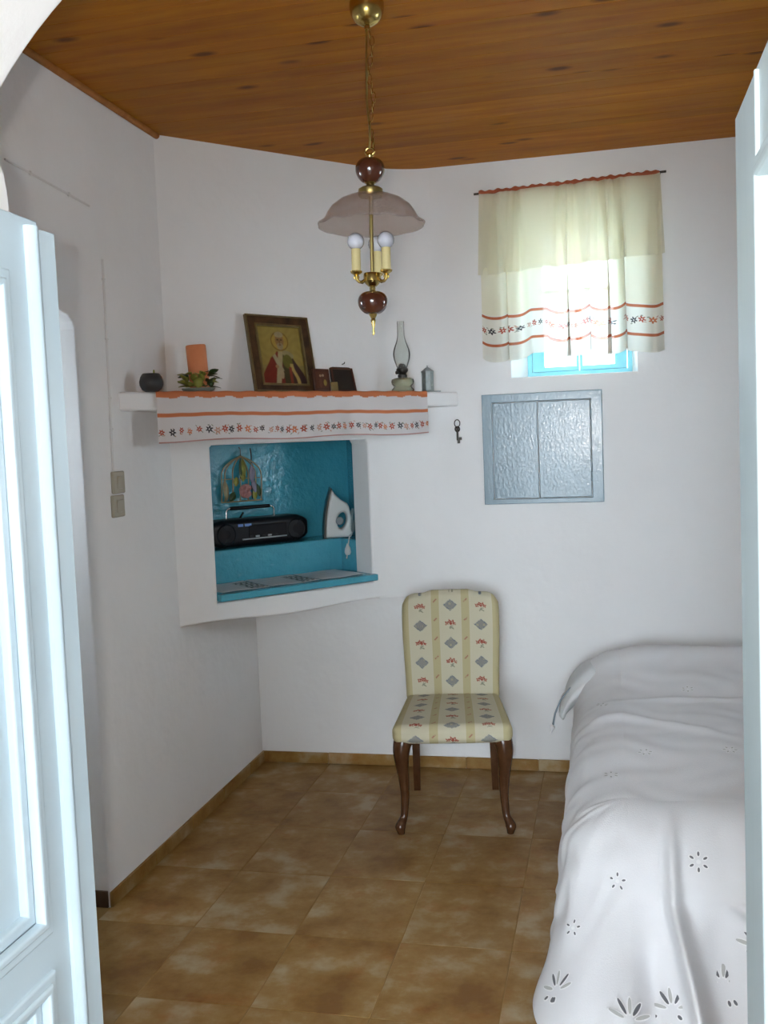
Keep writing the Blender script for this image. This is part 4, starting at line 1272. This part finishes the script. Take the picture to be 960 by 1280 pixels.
# short turned edge beside the pillow
ty = np.linspace(YB - 0.34, YB, 40); tv = np.linspace(0, 1, 10)
TY, TV = np.meshgrid(ty, tv, indexing='ij')
rr_ = RR * 0.95
v3 = np.stack([XL + RR - rr_ * np.sin(TV * 1.2), TY, top_h(XL + RR + 0 * TY, TY) - rr_ * (1 - np.cos(TV * 1.2))], -1).reshape(-1, 3)
q3 = grid_quads(len(ty), len(tv), len(v1) + len(v2))
bs = mesh_np('bedspread', np.concatenate([v1, v2, v3]), np.concatenate([q1, q2, q3]), M['spread'], None, None, True, 180)
tag(bs, 'white cotton bedspread with eyelet embroidery draped over the bed to the floor', 'bedspread')

def spread_point(kind, a, b):
    e = 1e-3
    f = (lambda p, q: np.array([float(c) for c in skirt(np.array(p), np.array(q))])) if kind == 'skirt' else (lambda p, q: np.array([p, q, float(top_h(np.array(p), np.array(q)))]))
    P0 = f(a, b); du = f(a + e, b) - P0; dv = f(a, b + e) - P0
    n_ = np.cross(du, dv); n_ /= np.linalg.norm(n_)
    c = P0 + n_
    if kind == 'skirt':
        if n_ @ np.array((-0.5, -1, 0.6)) < 0: n_ = -n_
    elif n_[2] < 0: n_ = -n_
    dv = -dv if kind == 'skirt' else dv
    t2 = dv - n_ * (dv @ n_); t2 /= np.linalg.norm(t2)
    t1 = np.cross(t2, n_)
    return Vector(P0), Vector(t1), Vector(t2), Vector(n_)
def disc_on(mb, fr, cx_, cy_, a, b, rot, lift, n=12):
    P0, t1, t2, nn = fr
    vs = [P0 + t1 * cx_ + t2 * cy_ + nn * (lift + 0.0004)]
    for k in range(n):
        g = 2 * PI * k / n
        x = a * math.cos(g); y = b * math.sin(g)
        xx = cx_ + x * math.cos(rot) - y * math.sin(rot); yy = cy_ + x * math.sin(rot) + y * math.cos(rot)
        vs.append(P0 + t1 * xx + t2 * yy + nn * lift)
    mb.add(vs, [(0, 1 + k, 1 + (k + 1) % n) for k in range(n)])
def eyelet(kind, a, b, sc=1.0, petals=6, rot=0.0):
    fr = spread_point(kind, a, b)
    rim = MB(); hole_ = MB()
    for k in range(petals):
        g = rot + 2 * PI * k / petals
        cx_, cy_ = 0.020 * sc * math.cos(g), 0.020 * sc * math.sin(g)
        disc_on(rim, fr, cx_, cy_, 0.0092 * sc, 0.0056 * sc, g, 0.0022)
        disc_on(hole_, fr, cx_, cy_, 0.0060 * sc, 0.0030 * sc, g, 0.0032)  # flat disc on the cloth, coloured as the shade in a hole
    disc_on(rim, fr, 0, 0, 0.006 * sc, 0.006 * sc, 0, 0.0024)
    o = rim.build('eyelet_flower', M['thread'], bs)
    tag(o, kind='stuff'); tag(hole_.build('eyelet_shade', M['hole'] if kind == 'skirt' else M['leafhole'], o), kind='stuff')
def sprig(a, b, sc=1.0, seed=0):
    fr = spread_point('skirt', a, b)
    rg = random.Random(seed)
    rim = MB(); hole_ = MB(); hole2 = MB()
    for k in range(5):
        g = 0.35 + 2.5 * k / 4 + rg.uniform(-0.15, 0.15)
        L_ = 0.045 * sc
        cx_, cy_ = L_ * math.cos(g), L_ * math.sin(g)
        disc_on(rim, fr, cx_, cy_, 0.030 * sc, 0.0095 * sc, g, 0.0022, 16)
        disc_on(hole_ if k % 2 else hole2, fr, cx_, cy_, 0.025 * sc, 0.0058 * sc, g, 0.0032, 16)
    for k in range(4):
        g = rg.uniform(3.4, 6.0); L_ = rg.uniform(0.03, 0.07) * sc
        disc_on(rim, fr, L_ * math.cos(g), L_ * math.sin(g), 0.011, 0.008, g, 0.0022)
        disc_on(hole_, fr, L_ * math.cos(g), L_ * math.sin(g), 0.0075, 0.0042, g, 0.0032)
    o = rim.build('embroidered_sprig', M['thread'], bs)
    tag(o, kind='stuff'); tag(hole_.build('eyelet_shade', M['hole'], o), kind='stuff')
    tag(hole2.build('openwork_leaf', M['leafhole'], o), kind='stuff')
Q0 = LS + LC
eyelet('skirt', Q0 - 0.045, 0.44, 0.95, 5, 0.3)
eyelet('skirt', Q0 + 0.185, 0.335, 1.05, 6, 0.5)
eyelet('skirt', Q0 - 0.20, 0.66, 0.9, 5, 0.2)
eyelet('skirt', LS - 0.55, 0.42, 0.8, 6, 0.1)
for (x, y) in ((1.69, -0.80), (1.83, -1.34), (1.72, -1.52), (2.10, -1.30), (2.02, -0.62)):
    eyelet('top', x, y, 0.9, 6, x * 7)
for k, (t, d, sc) in enumerate(((Q0 + 0.09, 0.93, 0.85), (Q0 + 0.20, 0.95, 0.8), (Q0 + 0.335, 0.90, 0.9), (Q0 + 0.43, 0.74, 0.85), (Q0 + 0.47, 0.93, 0.8), (Q0 + 0.27, 0.80, 0.55), (Q0 + 0.60, 0.88, 0.9), (Q0 - 0.12, 0.93, 0.8))):
    sprig(t - 0.10, d - 0.06, sc, k)

# pillow end peeping out beside the spread near the back wall
pw_ = thing('pillow', 'white pillow with slate blue piping poking out from under the bedspread by the back wall', 'pillow', (1.85, -0.235, 0.462), (0, 0, 0))
def pil_def(V, r):
    o = V.copy()
    ex = np.clip(np.abs(r[:, 0]) / 0.36, 0, 1); ey = np.clip(np.abs(r[:, 1]) / 0.17, 0, 1)
    o[:, 2] *= (1 - 0.55 * ex ** 6 * 0.45) * (1 - 0.45 * ey ** 3)
    o[:, 2] += 0.055 - 0.15 * np.clip((-r[:, 0] - 0.20) / 0.16, 0, 1) ** 1.6
    return o
rbox('case', (0.70, 0.34, 0.13), 0.06, 0.02, M['linen'], pw_, pil_def)
MB().tube([(-0.262, -0.10, 0.055), (-0.300, -0.125, 0.030), (-0.340, -0.14, -0.020), (-0.364, -0.15, -0.075), (-0.374, -0.155, -0.125)], [0.002, 0.003, 0.0038, 0.004, 0.0045], 8).build('piping', M['ribbon'], pw_)
MB().lathe([(0, -0.012), (0.010, -0.006), (0.011, 0.004), (0, 0.012)], 10, (-0.377, -0.157, -0.132)).tube([(-0.377, -0.160, -0.14), (-0.384, -0.162, -0.160)], [0.006, 0.003], 8).build('tassel', M['thread'], pw_)

# ------------------------------------------------------------------ pendant lamp
LZ = HC
lp = thing('pendant_lamp', 'brass pendant lamp with smoked glass shade and three candle bulbs hanging from the plank ceiling', 'lamp', (1.100, -1.816, HC), (-0.004, 0.0185, 0))
def zy(y):            # heights measured down from the ceiling
    return 2.2 - (y - 283.9) / 441.0 - HC
MB().lathe([(0, 0.0), (0.030, 0.0), (0.042, -0.006), (0.0485, -0.020), (0.0490, -0.034), (0.0465, -0.049), (0.040, -0.064), (0.030, -0.075), (0.016, -0.083), (0.008, -0.085), (0.007, -0.094), (0, -0.094)][::-1], 40).build('canopy', M['brass'], lp)
z_top = -0.090; z_bot = zy(187)
cord = MB()
cp = []
for t in np.linspace(0, 1, 40):
    cp.append((0.006 * math.sin(t * 9) * sstep(0.3, 0.8, t) - 0.003, 0.005 * math.cos(t * 11), z_top + (z_bot - z_top) * t))
cord.tube(cp, 0.0032, 8)
cord.build('cord', M['brassdull'], lp)
chn = MB()
nl_ = 13
step = (z_bot - z_top) / nl_
for k in range(nl_):
    zc_ = z_top + step * (k + 0.5)
    xo = 0.008 + 0.006 * math.sin(k * 1.1)
    pts = []
    hl = abs(step) * 0.60
    for t in np.linspace(0, 2 * PI, 15)[:-1]:
        a = 0.0062 * math.cos(t); b = hl * math.sin(t)
        pts.append((xo + (a if k % 2 else 0), (0 if k % 2 else a), zc_ + b))
    MB().tube(pts, 0.0016, 6, True).build('chain_link', M['brass'], lp)
m = MB().lathe([(0, zy(199)), (0.010, zy(199)), (0.012, zy(196)), (0.006, zy(193)), (0, zy(193))], 20)
m.tube([(0.013 * math.cos(t), 0, zy(190.5) + 0.010 * math.sin(t)) for t in np.linspace(0, 2 * PI, 18)[:-1]], 0.0028, 8, True)
m.build('crown_ring', M['brass'], lp)
def bulbprof(y0, y1, r):
    zc_ = (zy(y0) + zy(y1)) / 2; h = (zy(y0) - zy(y1)) / 2
    return [(r * (0.36 + 0.64 * math.sin(PI * (t ** 1.12)) ** 1.05), zc_ - h * math.cos(PI * t)) for t in np.linspace(0, 1, 19)]
MB().lathe([(0, zy(229))] + bulbprof(199, 229, 0.042) + [(0, zy(199))], 40).build('ceramic_bulb', M['ceramic'], lp)
MB().lathe([(0, zy(246)), (0.033, zy(246)), (0.0355, zy(243)), (0.0345, zy(237)), (0.026, zy(234.5)), (0.012, zy(233)), (0.011, zy(230.5)), (0.018, zy(228.5)), (0.014, zy(227)), (0, zy(227))], 36).build('shade_holder', M['brassdull'], lp)
# shade with a softly scalloped rim
ns = 72; prof = [(0.034, zy(243)), (0.062, zy(245.5)), (0.090, zy(250.5)), (0.113, zy(258)), (0.126, zy(266)), (0.1315, zy(271)), (0.137, zy(275)), (0.146, zy(278)), (0.1515, zy(279.8)), (0.1538, zy(281.5)), (0.1520, zy(282.6))]
vs = []; fs = []
for i, (r, z) in enumerate(prof):
    for k in range(ns):
        a = 2 * PI * k / ns
        sc_ = 1 + 0.018 * math.cos(12 * a) * sstep(4, 9, i)
        vs.append((r * sc_ * math.cos(a), r * sc_ * math.sin(a), z + 0.0018 * math.cos(12 * a) * sstep(4, 9, i)))
for i in range(len(prof) - 1):
    for k in range(ns):
        fs.append((i * ns + k, i * ns + (k + 1) % ns, (i + 1) * ns + (k + 1) % ns, (i + 1) * ns + k))
sh = MB().add(vs, fs).build('glass_shade', M['smoke'], lp, 80)
sh.modifiers.new('thick', 'SOLIDIFY').thickness = 0.003
MB().tube([(0, 0, zy(246)), (0, 0, zy(343))], 0.0055, 14).build('stem', M['brassdull'], lp)
MB().lathe([(0, zy(357.5)), (0.012, zy(357.5)), (0.020, zy(354)), (0.0255, zy(351)), (0.0255, zy(343)), (0.024, zy(341)), (0, zy(341))], 36).build('hub', M['brass'], lp)
MB().lathe([(0, zy(366)), (0.012, zy(366)), (0.008, zy(362)), (0.009, zy(360)), (0.007, zy(357)), (0, zy(357))], 20).build('neck', M['brass'], lp)
MB().lathe([(0, zy(392))] + bulbprof(364, 392, 0.0435) + [(0, zy(364))], 40).build('ceramic_bulb', M['ceramic'], lp)
MB().lathe([(0, zy(419)), (0.0025, zy(418.5)), (0.0042, zy(415)), (0.0030, zy(411)), (0.0062, zy(403)), (0.0075, zy(400)), (0.0055, zy(398)), (0.011, zy(393.5)), (0.013, zy(391)), (0, zy(391))], 20).build('finial', M['brass'], lp)
for az in (R(193 + 12.9), R(-13 - 4), R(82)):
    c, s = math.cos(az), math.sin(az)
    RA = 0.0465 if math.sin(az) < 0.5 else 0.040
    am = MB().tube([(0.022 * c, 0.022 * s, zy(349)), (0.030 * c, 0.030 * s, zy(352.5)), (0.039 * c, 0.039 * s, zy(352)), (RA * c, RA * s, zy(348.5)), (RA * c, RA * s, zy(344))], [0.004, 0.0055, 0.0045, 0.005, 0.005], 10).build('arm', M['brass'], lp)
    px, py = RA * c, RA * s
    MB().lathe([(0, zy(349.5)), (0.007, zy(349)), (0.009, zy(346)), (0.006, zy(344)), (0.016, zy(341)), (0.0175, zy(339)), (0.012, zy(338)), (0, zy(338))], 20, (px, py, 0)).build('drip_cup', M['brass'], am)
    MB().lathe([(0, zy(339)), (0.0132, zy(339)), (0.0130, zy(311.5)), (0.0115, zy(311)), (0, zy(311))], 20, (px, py, 0)).build('candle_sleeve', M['sleeve'], am)
    zc_ = zy(302.0)
    prof = [(0, zy(312)), (0.0105, zy(312)), (0.0115, zy(310))] + [(0.0245 * math.cos(t), zc_ + 0.0245 * math.sin(t)) for t in np.linspace(-1.05, PI / 2 - 0.02, 14)] + [(0, zc_ + 0.0245)]
    MB().lathe(prof, 24, (px, py, 0)).build('light_bulb', M['bulb'], am)

# ------------------------------------------------------------------ switches and surface cables on the left wall
for k, (y, z, lab_) in enumerate(((-1.357, 1.4785, 'beige light switch plate on the left wall, upper of the pair'), (-1.368, 1.3935, 'beige light switch plate on the left wall, lower of the pair'))):
    sw = thing('light_switch', lab_, 'switch', (0, y, z), (0, 0, 0), 'light switches on the left wall')
    MB().box((0.006, 0, 0), (0.014, 0.084, 0.080), ch=0.004).build('plate', M['beige'], sw)
    MB().box((0.0142, 0.0, 0), (0.006, 0.040, 0.046), rot=Matrix.Rotation(R(5), 4, 'Y'), ch=0.002).build('rocker', M['beige'], sw)
c1 = MB().tube([(0.004, -1.369, 2.270), (0.004, -1.372, 2.10), (0.004, -1.376, 1.85), (0.004, -1.381, 1.645), (0.003, -1.382, 1.52)], 0.0042, 8)
ob = c1.build('electric_cable', M['cable'])
tag(ob, 'white painted electric cable running vertically down the left wall to the switches', 'cable')
for z in (2.20, 1.99, 1.78, 1.67):
    MB().box((0.005, -1.374 - (2.1 - z) * 0.012, z), (0.010, 0.014, 0.007), ch=0.002).build('clip', M['cable'], ob)
c2 = MB().tube([(0.004, -1.93, 2.470), (0.004, -1.70, 2.456), (0.004, -1.442, 2.440)], 0.0036, 8)
ob2 = c2.build('electric_cable', M['cable'])
tag(ob2, 'white painted electric cable running sloping along the upper left wall under the ceiling', 'cable')
for y, z in ((-1.80, 2.462), (-1.575, 2.449)):
    MB().box((0.005, y, z), (0.010, 0.007, 0.013), ch=0.002).build('clip', M['cable'], ob2)
